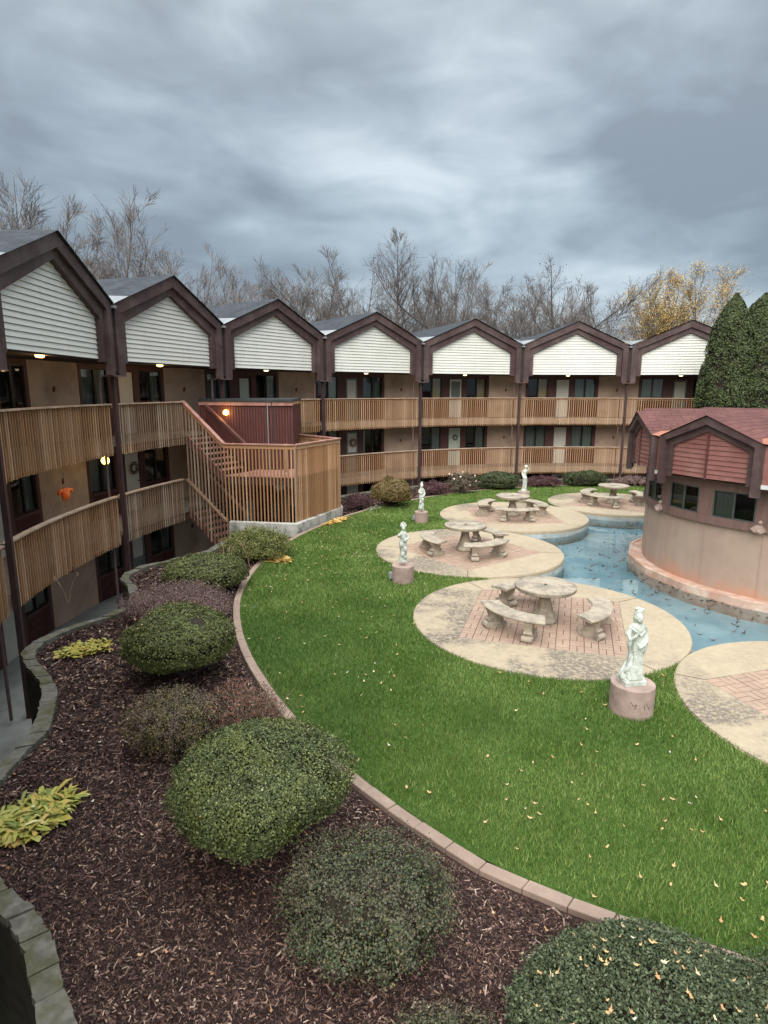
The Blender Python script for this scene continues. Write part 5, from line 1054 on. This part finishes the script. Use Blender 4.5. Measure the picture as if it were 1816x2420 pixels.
# ------------------------------------------------------------------ trees behind the building
def tree_mesh(seed, H, style):
    g = random.Random(seed); mb = MB(); tips = []
    def br(p, d, L, r, n, jit, trop, sides, rend=.25, lean=None):
        pts = [p.copy()]; rad = [r]; dirs = [d.copy()]; q = p.copy(); dd = d.copy()
        for i in range(n):
            dd = (dd+Vector((g.gauss(0, jit), g.gauss(0, jit), g.gauss(0, jit*.5)+trop))).normalized(); q = q+dd*(L/n)
            pts.append(q.copy()); dirs.append(dd.copy()); rad.append(max(r*(1-(1-rend)*(i+1)/n), .0065))
        mb.tube([tuple(v_) for v_ in pts], rad, sides, False); return pts, dirs, rad
    def at(B, t):
        n = len(B[0])-1; i = min(int(t*n), n-1); f = t*n-i; return B[0][i].lerp(B[0][i+1], f), B[1][i+1], B[2][i]*(1-f)+B[2][i+1]*f
    def side(d, ang, a=None):
        o = d.orthogonal().normalized(); o = Matrix.Rotation(g.uniform(0, 2*PI) if a is None else a, 3, d) @ o; return (d*math.cos(ang)+o*math.sin(ang)).normalized()
    leaders = []; P = {'vase': (.20, 7, .16, .50, .05, .05), 'oval': (.30, 5, .10, .42, .05, .06), 'spread': (.22, 5, .45, .95, .15, .05), 'leader': (1.0, 0, 0, 0, 0, 0)}[style]
    if style == 'leader': leaders.append((br(Vector((0, 0, 0)), Vector((0, 0, 1)), H, .24, 14, .012, .02, 6, .06), H))
    else:
        T0 = br(Vector((0, 0, 0)), Vector((0, 0, 1)), H*P[0], .22, 4, .03, .02, 7, .8); p, d, r = at(T0, 1.0)
        if style == 'oval': leaders.append((br(p, Vector((0, 0, 1)), H*(1-P[0]), .16, 10, .04, .06, 5, .08), H*(1-P[0])))
        for i in range(P[1]):
            L = H*(1-P[0])*g.uniform(.7, 1.05)*(1.0 if style != 'oval' else .85); leaders.append((br(at(T0, g.uniform(.75, 1))[0], side(Vector((0, 0, 1)), g.uniform(P[2], P[3]), i*2*PI/P[1]+g.uniform(-.4, .4)), L, .12, 10, P[4], P[5], 5, .08), L))
    nb = {'leader': 64, 'vase': 17, 'oval': 19, 'spread': 15}[style]
    for B, LL in leaders:
        for k in range(nb):
            t = (.17 if style == 'leader' else .12)+.87*((k+g.random())/nb)*.97; p, d, r = at(B, min(t, .995))
            Lb = (H*.34*max(1-t, 0)**.75+.03*H if style == 'leader' else LL*.34*max(1.05-t, .02)**.6)*g.uniform(.7, 1.15)
            S1 = br(p, side(d, (1.05 if style == 'leader' else .7)*g.uniform(.75, 1.2)), Lb, max(r*.45, .016), 6, .05 if style != 'spread' else .13, .13 if style == 'leader' else .09, 4)
            for m_ in range(7):
                t2 = g.uniform(.08, .95); p2, d2, r2 = at(S1, min(t2, .99)); L2 = Lb*.50*(1.15-.75*t2)*g.uniform(.7, 1.3)+.15
                S2 = br(p2, side(d2, .62*g.uniform(.7, 1.2)), L2, max(r2*.5, .008), 3, .07, .08, 3)
                for q_ in range(3 if style == 'leader' else 4):
                    t3 = g.uniform(.1, .9); p3, d3, r3 = at(S2, min(t3, .99)); S3 = br(p3, side(d3, .6*g.uniform(.7, 1.2)), L2*.55*g.uniform(.6, 1.3)+.12, .0065, 2, .06, .06, 3, .9); tips.append(tuple(S3[0][-1]))
    zt = max(v_[2] for v_ in mb.v); s_ = H/zt; mb.v = [(x*s_, y*s_, z*s_) for x, y, z in mb.v]; tips = [(x*s_, y*s_, z*s_) for x, y, z in tips]
    return mb, np.array(tips)
TM = {}
for nm, sd_, st in (('v1', 1, 'vase'), ('v2', 22, 'vase'), ('o1', 3, 'oval'), ('o2', 24, 'oval'), ('s1', 5, 'spread'), ('s2', 26, 'spread'), ('l1', 7, 'leader')):
    mb, tp = tree_mesh(sd_, 16.0, st); TM[nm] = (mb.mesh('bare_tree_'+nm, 'bark' if nm in ('o1', 's1', 'l1', 's2') else 'barkgrey'), tp)
Lf['tl_brown'] = leafmat('clinging_brown_leaves', [(0, (.10, .07, .05)), (.6, (.17, .11, .075)), (1, (.25, .16, .10))], .7)
Lf['tl_yellow'] = leafmat('clinging_yellow_leaves', [(0, (.30, .19, .045)), (.5, (.50, .32, .075)), (1, (.58, .42, .15))], .7)
LM = {}
def tleaves(nm, kind, n, size):
    key = (nm, kind, n)
    if key not in LM:
        tp = TM[nm][1]; idx = rng.integers(0, len(tp), n); P = tp[idx]+rng.normal(0, .18, (n, 3)); LM[key] = quads(P, np.tile([0, 0, 1.], (n, 1)), size, size*.7, Lf[kind], 'tree_leaves', 1.5)
    return LM[key]
# (x, y, height, mesh, width factor, leaves, description)
TR = [(-16.74, 29.60, 16.06, 'v1', 1.0, None, 'tall bare tree at the left border of the photo'),
      (-17.24, 32.74, 16.81, 'o2', 1.0, None, 'slender bare tree second from the left border'),
      (-14.01, 29.88, 15.92, 'v2', 1.05, None, 'big bare spreading tree directly behind the nearest gable peak'),
      (-18.74, 37.59, 17.59, 'o1', 1.1, None, 'bare tree filling the gap behind the nearest gable'),
      (-13.93, 33.20, 15.96, 'o2', 1.0, None, 'bare tree rising right of the nearest gable'),
      (-14.73, 37.19, 16.31, 'o1', 0.95, None, 'upright bare tree left of the second gable roof'),
      (-15.38, 43.35, 16.51, 'v1', 1.1, None, 'fine twigged bare tree above the second gable'),
      (-15.24, 47.62, 16.81, 'o2', 1.2, None, 'smaller bare tree right of the second gable peak'),
      (-11.87, 44.44, 15.83, 'v2', 1.15, None, 'round crowned bare tree above the third gable'),
      (-12.57, 56.62, 16.95, 'v1', 1.3, None, 'low bare tree between the third gable and the lone pointed tree'),
      (-8.29, 47.28, 16.39, 'o1', 0.8, None, 'lone slender bare tree with a pointed top'),
      (-7.01, 51.53, 16.05, 'v2', 1.2, ('tl_brown', 500), 'brownish bare tree above the fourth gable'),
      (-5.15, 49.73, 16.48, 'o2', 1.15, ('tl_brown', 700), 'bare tree with a haze of brown leaves left of the tall central tree'),
      (-3.41, 51.89, 16.68, 'v1', 1.1, ('tl_brown', 500), 'bare tree with sparse brown leaves beside the tall central tree'),
      (-1.36, 47.98, 17.17, 's1', 0.9, None, 'leaning bare tree just left of the tall central tree'),
      (0.97, 45.99, 18.21, 'l1', 0.95, None, 'tallest bare tree with a straight leader and upswept side branches'),
      (2.78, 51.93, 17.17, 'o1', 1.0, None, 'bare tree close behind the tall central tree'),
      (4.18, 49.82, 17.16, 'v2', 1.0, None, 'bare tree right of the tall central tree'),
      (6.50, 53.61, 17.43, 'v1', 1.1, ('tl_brown', 600), 'reddish brown bare tree above the fifth gable'),
      (8.03, 44.28, 16.12, 's2', 1.1, None, 'wide bare tree with crooked dark limbs right of the fifth gable'),
      (9.11, 55.25, 16.33, 'o2', 1.2, ('tl_brown', 900), 'bare tree with rusty leaves behind the crooked limbs'),
      (11.61, 50.69, 15.91, 'v1', 1.1, ('tl_brown', 500), 'bare tree between the crooked tree and the dense dark tree'),
      (11.86, 44.44, 16.10, 'o1', 1.15, ('tl_brown', 1200), 'dense dark oval tree with a few brown leaves above the sixth gable'),
      (14.50, 56.16, 16.49, 'v2', 1.3, None, 'pale bare tree behind the dense dark oval tree'),
      (17.53, 55.29, 15.02, 'o2', 1.3, None, 'low bare tree between the sixth and seventh gables'),
      (17.34, 46.90, 14.67, 's1', 1.0, None, 'twisted bare tree left of the yellow tree'),
      (20.55, 51.01, 14.75, 'v1', 1.2, ('tl_yellow', 500), 'bare tree with thin yellow leaves beside the yellow tree'),
      (18.72, 43.11, 15.10, 'o2', 0.95, ('tl_yellow', 14000), 'yellow leaved tree with the left of two tops'),
      (20.08, 42.50, 15.10, 'v2', 0.95, ('tl_yellow', 18000), 'broad yellow leaved tree left of the dark conifers'),
      (24.27, 43.71, 13.19, 'o1', 1.2, None, 'bare tree behind the dark conifers'),
      (-5.79, 61.73, 15.74, 'o2', 1.6, None, 'low distant bare tree behind the fourth gable'),
      (-12.23, 62.82, 15.90, 'v2', 1.6, None, 'distant bare tree low behind the third roof'),
      (0.00, 60.00, 15.50, 'v1', 1.5, ('tl_brown', 600), 'distant low tree at the foot of the tall central tree'),
      (6.02, 59.70, 15.66, 'o2', 1.6, None, 'distant low bare tree behind the fifth roof'),
      (12.30, 58.73, 14.91, 'v2', 1.6, ('tl_brown', 800), 'distant low tree left of the sixth gable'),
      (20.71, 58.44, 14.47, 'o1', 1.5, None, 'distant low bare tree left of the seventh gable'),
      (24.02, 52.79, 14.11, 'v1', 1.4, ('tl_yellow', 700), 'distant low yellowish tree above the seventh gable')]
for i, (x, y, H, nm, wf_, lv, lb) in enumerate(TR):
    s = H/16.0
    e = empty('deciduous_tree', (x, y, -7.0), lb, 'tree', 'autumn trees behind the building', i*1.7); e.scale = (s*wf_, s*wf_, s)
    obj('trunk', TM[nm][0], e)
    if lv: obj('crown', tleaves(nm, lv[0], lv[1], .105), e)
# small bare tree in front of the seventh gable
x, y = 12.94, 25.95; e = empty('small_bare_tree', (x, y, MUL), 'small leafless tree with thin reddish twigs in front of the seventh gable', 'tree'); mbt = MB(); g = np.random.default_rng(77); mbt.tube([(0, 0, 0), (.05, 0, 1.5), (0, .05, 2.6)], [.05, .04, .02], 6)
for i in range(90):
    a = g.uniform(0, 2*PI); z0 = g.uniform(1.2, 2.6); p = Vector((0, 0, z0)); d = Vector((math.cos(a), math.sin(a), g.uniform(.5, 2.2))).normalized(); pts = [tuple(p)]; L_ = g.uniform(.5, 1.5)
    for k in range(4): d = (d+Vector((g.normal(0, .15), g.normal(0, .15), g.normal(.02, .1)))).normalized(); p = p+d*L_/4; pts.append(tuple(p))
    mbt.tube(pts, [.011, .009, .007, .005, .004], 4, False)
    for m_ in range(3):
        q = Vector(pts[1+m_]); d2 = (d+Vector((g.normal(0, .6), g.normal(0, .6), g.normal(0, .4)))).normalized(); mbt.tube([tuple(q), tuple(q+d2*.18), tuple(q+d2*.36+Vector((0, 0, .04)))], [.006, .005, .004], 3, False)
obj('trunk', mbt.mesh('small_bare_tree', 'twig'), e)

# ------------------------------------------------------------------ ornaments
def wreath(loc, th, r, m, label, n=240):
    g = np.random.default_rng(int(r*1000)); a = g.uniform(0, 2*PI, n); b = g.uniform(0, 2*PI, n); t_ = r*.26; P = np.stack([(r+t_*np.cos(b))*np.cos(a), t_*np.sin(b)*.7, (r+t_*np.cos(b))*np.sin(a)], 1)
    o = obj('wreath', quads(P, P*0+np.array([0, -1., 0]), .06, .035, m, 'wreath', .9)); o.matrix_world = T(*loc) @ RZ(-th); tag(o, label, 'wreath', 'wreaths hung on the doors')
def on_door(k, zrel, lv, off=0): th = bk(k+.5); p = (T(CX, CY, 0) @ RZ(-th) @ Vector((.035+off, YU-.06, ZD[lv]+zrel))); return tuple(p), th
M['wr1'] = leafmat('dried_wreath', [(0, (.06, .02, .01)), (1, (.2, .09, .04))]); M['wr2'] = leafmat('tan_wreath', [(0, (.22, .12, .05)), (1, (.4, .24, .12))]); M['wr3'] = leafmat('green_wreath', [(0, (.06, .09, .05)), (1, (.25, .2, .12))])
p_, th_ = on_door(1, 1.48, 'mid'); wreath(p_, th_, .17, 'wr1', 'dark dried wreath on the white door left of the staircase')
p_, th_ = on_door(3, 1.50, 'mid'); wreath(p_, th_, .16, 'wr2', 'tan leafy wreath on the door just right of the stair landing', 520)
p_, th_ = on_door(4, 1.55, 'mid'); wreath(p_, th_, .12, 'wr3', 'small green wreath on the pale green door')
# red orange hanging ornament (woven shirt shaped lantern) below the balcony
e = empty('hanging_ornament', pc(18.75, R_(-88.6), -2.56), 'bright orange red shirt shaped ornament hanging below the balcony', 'ornament')
M['orn'] = mat('orange_red_cloth', (.95, .10, .015), (.95, .26, .05), s=14, rough=.6); mb = MB(); loft(mb, [(-.27, 0, 0, .10, .07), (-.15, 0, 0, .12, .08), (-.02, 0, 0, .13, .08), (.03, 0, 0, .09, .05)], 14, lambda a, z: .08*math.sin(6*a)); mb.tube([(-.08, 0, -.01), (-.19, 0, -.04), (-.20, 0, -.13)], [.04, .05, .04], 8); mb.tube([(.08, 0, -.01), (.19, 0, -.04), (.20, 0, -.10)], [.04, .05, .04], 8)
obj('body', mb.mesh('ornament_body', 'orn', True), e).rotation_euler = (0, 0, 1.2); mb = MB(); mb.tube([(0, 0, .02), (0, 0, .45)], .012, 6); obj('cord', mb.mesh('ornament_cord', 'caprail'), e); mb = MB(); mb.tube([(0, 0, -.27), (0, 0, -.36)], .015, 6); obj('tassel', mb.mesh('tassel', 'orn'), e)

# ------------------------------------------------------------------ grass, chips, leaves
def in_patio(P, grow=.0):
    m = np.zeros(len(P), bool)
    for (x, y), pr__ in zip(PAT, PRS): m |= (P[:, 0]-x)**2+(P[:, 1]-y)**2 < (pr__+grow)**2
    for (x, y), r, h_, _ in PED: m |= (P[:, 0]-x)**2+(P[:, 1]-y)**2 < (r)**2
    return m
def polar(n, a0, a1, f0, f1):
    d = rng.uniform(a0, a1, n); t = np.sqrt(rng.uniform(0, 1, n)); return d, t
bt = np.array(BT)
def lawn_points(n):
    X_ = rng.uniform(-5.5, 20, n); Y_ = rng.uniform(2.2, 32, n); dx, dy = X_-CX, Y_-CY; R = np.hypot(dx, dy); A = np.degrees(np.arctan2(dx, dy)); Rb = np.interp(A, bt[:, 0], bt[:, 1])
    k = (R < Rb-.10) & (np.hypot(X_-GX, Y_-GY) > LI+.05) & (np.abs(X_/np.maximum(Y_, .1)) < .80); P = np.stack([X_[k], Y_[k]], 1); return P[~in_patio(P, -.02)]
P = lawn_points(5200000); d = np.hypot(P[:, 0], P[:, 1]); keep = rng.uniform(0, 1, len(P)) < np.clip((7.0/np.maximum(d, 4.0))**1.35, .10, 1)*.55; P = P[keep]; d = d[keep]; n = len(P); print('blades', n)
hgt = rng.uniform(.028, .065, n)*(1+.25*np.sin(P[:, 0]*3.1)*np.cos(P[:, 1]*2.7)); wd = rng.uniform(.004, .008, n)*np.clip(d/8, .8, 2.6); a = rng.uniform(0, 2*PI, n); ln = rng.uniform(0, .8, n)*hgt; b = rng.uniform(0, 2*PI, n)
z0 = np.full(n, LAWN); cx_ = np.cos(a)*wd; sx_ = np.sin(a)*wd
V = np.stack([np.stack([P[:, 0]-cx_, P[:, 1]-sx_, z0], 1), np.stack([P[:, 0]+cx_, P[:, 1]+sx_, z0], 1), np.stack([P[:, 0]+np.cos(b)*ln, P[:, 1]+np.sin(b)*ln, z0+hgt], 1)], 1).reshape(-1, 3)
g_ = obj('grass', npmesh('grass', V, np.arange(3*n).reshape(n, 3), 'blades')); tag(g_, 'short green grass blades covering the lawn', 'grass', kind='stuff')
wt_a = np.array([a for a, b in WT]); wt_r = np.array([b for a, b in WT])
def bed_points(n, ymax=32):
    X_ = rng.uniform(-8, 14, n); Y_ = rng.uniform(2.2, ymax, n); dx, dy = X_-CX, Y_-CY; R = np.hypot(dx, dy); A = np.degrees(np.arctan2(dx, dy)); Rb = np.interp(A, bt[:, 0], bt[:, 1]); Rw = np.where(A < -73.3, np.interp(A, wt_a, wt_r), np.where(A < -57.5, 14.0, 16.7))
    k = (R > Rb+.12) & (R < Rw-.1) & (A < 30); return np.stack([X_[k], Y_[k]], 1)
P = bed_points(3600000); d = np.hypot(P[:, 0], P[:, 1]); keep = rng.uniform(0, 1, len(P)) < np.clip((5.0/np.maximum(d, 3.5))**1.7, .03, 1)*.95; P = P[keep]; n = len(P); print('chips', n)
L = rng.gamma(2.0, .0085, n).clip(.005, .055)*np.clip(np.hypot(P[:, 0], P[:, 1])/6, .9, 2); wd = rng.uniform(.002, .0085, n)*np.clip(np.hypot(P[:, 0], P[:, 1])/6, .9, 2); a = rng.uniform(0, 2*PI, n); z = MUL+rng.uniform(.002, .03, n); dz = rng.normal(0, .28, n)*L
ca, sa = np.cos(a), np.sin(a); tl = rng.normal(0, .6, n)*wd
V = np.stack([np.stack([P[:, 0]-ca*L-sa*wd, P[:, 1]-sa*L+ca*wd, z-dz+tl], 1), np.stack([P[:, 0]-ca*L+sa*wd, P[:, 1]-sa*L-ca*wd, z-dz-tl], 1), np.stack([P[:, 0]+ca*L+sa*wd*.6, P[:, 1]+sa*L-ca*wd*.6, z+dz-tl], 1), np.stack([P[:, 0]+ca*L-sa*wd*.6, P[:, 1]+sa*L+ca*wd*.6, z+dz+tl], 1)], 1).reshape(-1, 3)
o = obj('mulch_chips', npmesh('mulch_chips', V, np.arange(4*n).reshape(n, 4), 'chips')); tag(o, 'shredded dark brown bark mulch covering the bed', 'mulch', kind='stuff')
def oak_leaves(P, z, size, m, name, tilt=.35):
    n = len(P); V = []; k = 10; ang = np.arange(k)*2*PI/k; rad = np.where(np.arange(k) % 2 == 0, 1.0, .55); rad[0] = 1.5; rad[5] = 1.1
    V = np.zeros((n, k, 3)); rot = rng.uniform(0, 2*PI, n); s = size*rng.uniform(.6, 1.3, n); el = rng.uniform(.5, .8, n); tx, ty = rng.normal(0, tilt, n), rng.normal(0, tilt, n)
    for j in range(k):
        x0 = rad[j]*np.cos(ang[j])*s*.5; y0 = rad[j]*np.sin(ang[j])*s*.5*el; x1 = x0*np.cos(rot)-y0*np.sin(rot); y1 = x0*np.sin(rot)+y0*np.cos(rot)
        V[:, j, 0] = P[:, 0]+x1; V[:, j, 1] = P[:, 1]+y1; V[:, j, 2] = z+np.abs(tx*x1+ty*y1)+.4*(x0**2+y0**2)/(s*.5)
    return npmesh(name, V.reshape(-1, 3), np.arange(n*k).reshape(n, k), m)
P = lawn_points(60000)[:]; dens = np.exp(-((P[:, 0]-3.2)**2+(P[:, 1]-4.8)**2)/2.5)*1.8+.5+np.exp(-((P[:, 0]+1.5)**2+(P[:, 1]-19)**2)/12)*1.6; P = P[rng.uniform(0, 1, len(P)) < dens*.062]
o = obj('fallen_leaves', oak_leaves(P, LAWN+.04, .052, 'tanleaf', 'lawn_leaves', .16)); tag(o, 'scattered dry tan leaves lying on the lawn', 'leaves', kind='stuff')
P = bed_points(42000); dd_ = np.hypot(P[:, 0], P[:, 1]); dens = .16+.5*np.exp(-((P[:, 0]+5)**2+(P[:, 1]-10)**2)/6)+.25*np.exp(-((P[:, 0]+3.6)**2+(P[:, 1]-8)**2)/3); P = P[rng.uniform(0, 1, len(P)) < dens*.42]
o = obj('fallen_leaves', oak_leaves(P, MUL+.03, .042, 'paleleaf', 'bed_leaves', .5)); tag(o, 'scattered brown and orange leaves lying on the mulch', 'leaves', kind='stuff')
n = 430; a = rng.uniform(R_(-170), R_(-10), n); r = 4.5+4.3*rng.uniform(0, 1, n)**1.5; P = np.stack([GX+r*np.sin(a), GY+r*np.cos(a)], 1); P = P[~in_patio(P, .06)]
o = obj('floating_leaves', oak_leaves(P, WZ+.006, .13, 'wetleaf', 'pool_leaves', .03)); tag(o, 'dark wet leaves floating on the pool', 'leaves', kind='stuff')
# leaves caught on the low juniper and domes
def caught(cx_, cy_, rx, ry, zt, base, n, m, size):
    D = sph(n, .25); rz = (zt-base)/2; z = (zt+base)/2+D[:, 2]*rz*1.0+.01; return np.stack([cx_+D[:, 0]*rx, cy_+D[:, 1]*ry], 1), z
for args, lb in (((1.95, 3.42, .98, .92, -4.06, -4.95, 110, 'tanleaf', .05), 'dry leaves caught on the low juniper'), ((-3.33, 9.40, .88, .84, -3.47, -4.50, 26, 'paleleaf', .045), 'pale leaves caught on the flat topped evergreen dome'), ((-1.24, 5.5, .86, .84, -3.37, -4.42, 10, 'tanleaf', .04), 'yellow leaves caught on the largest clipped bush')):
    P, z = caught(*args); o = obj('caught_leaves', oak_leaves(P, z, args[8]*.8, args[7], 'caught_leaves', .15)); tag(o, lb, 'leaves', kind='stuff')
sc.cycles.max_bounces = 6; sc.cycles.transparent_max_bounces = 12
print('objects', len(bpy.data.objects))
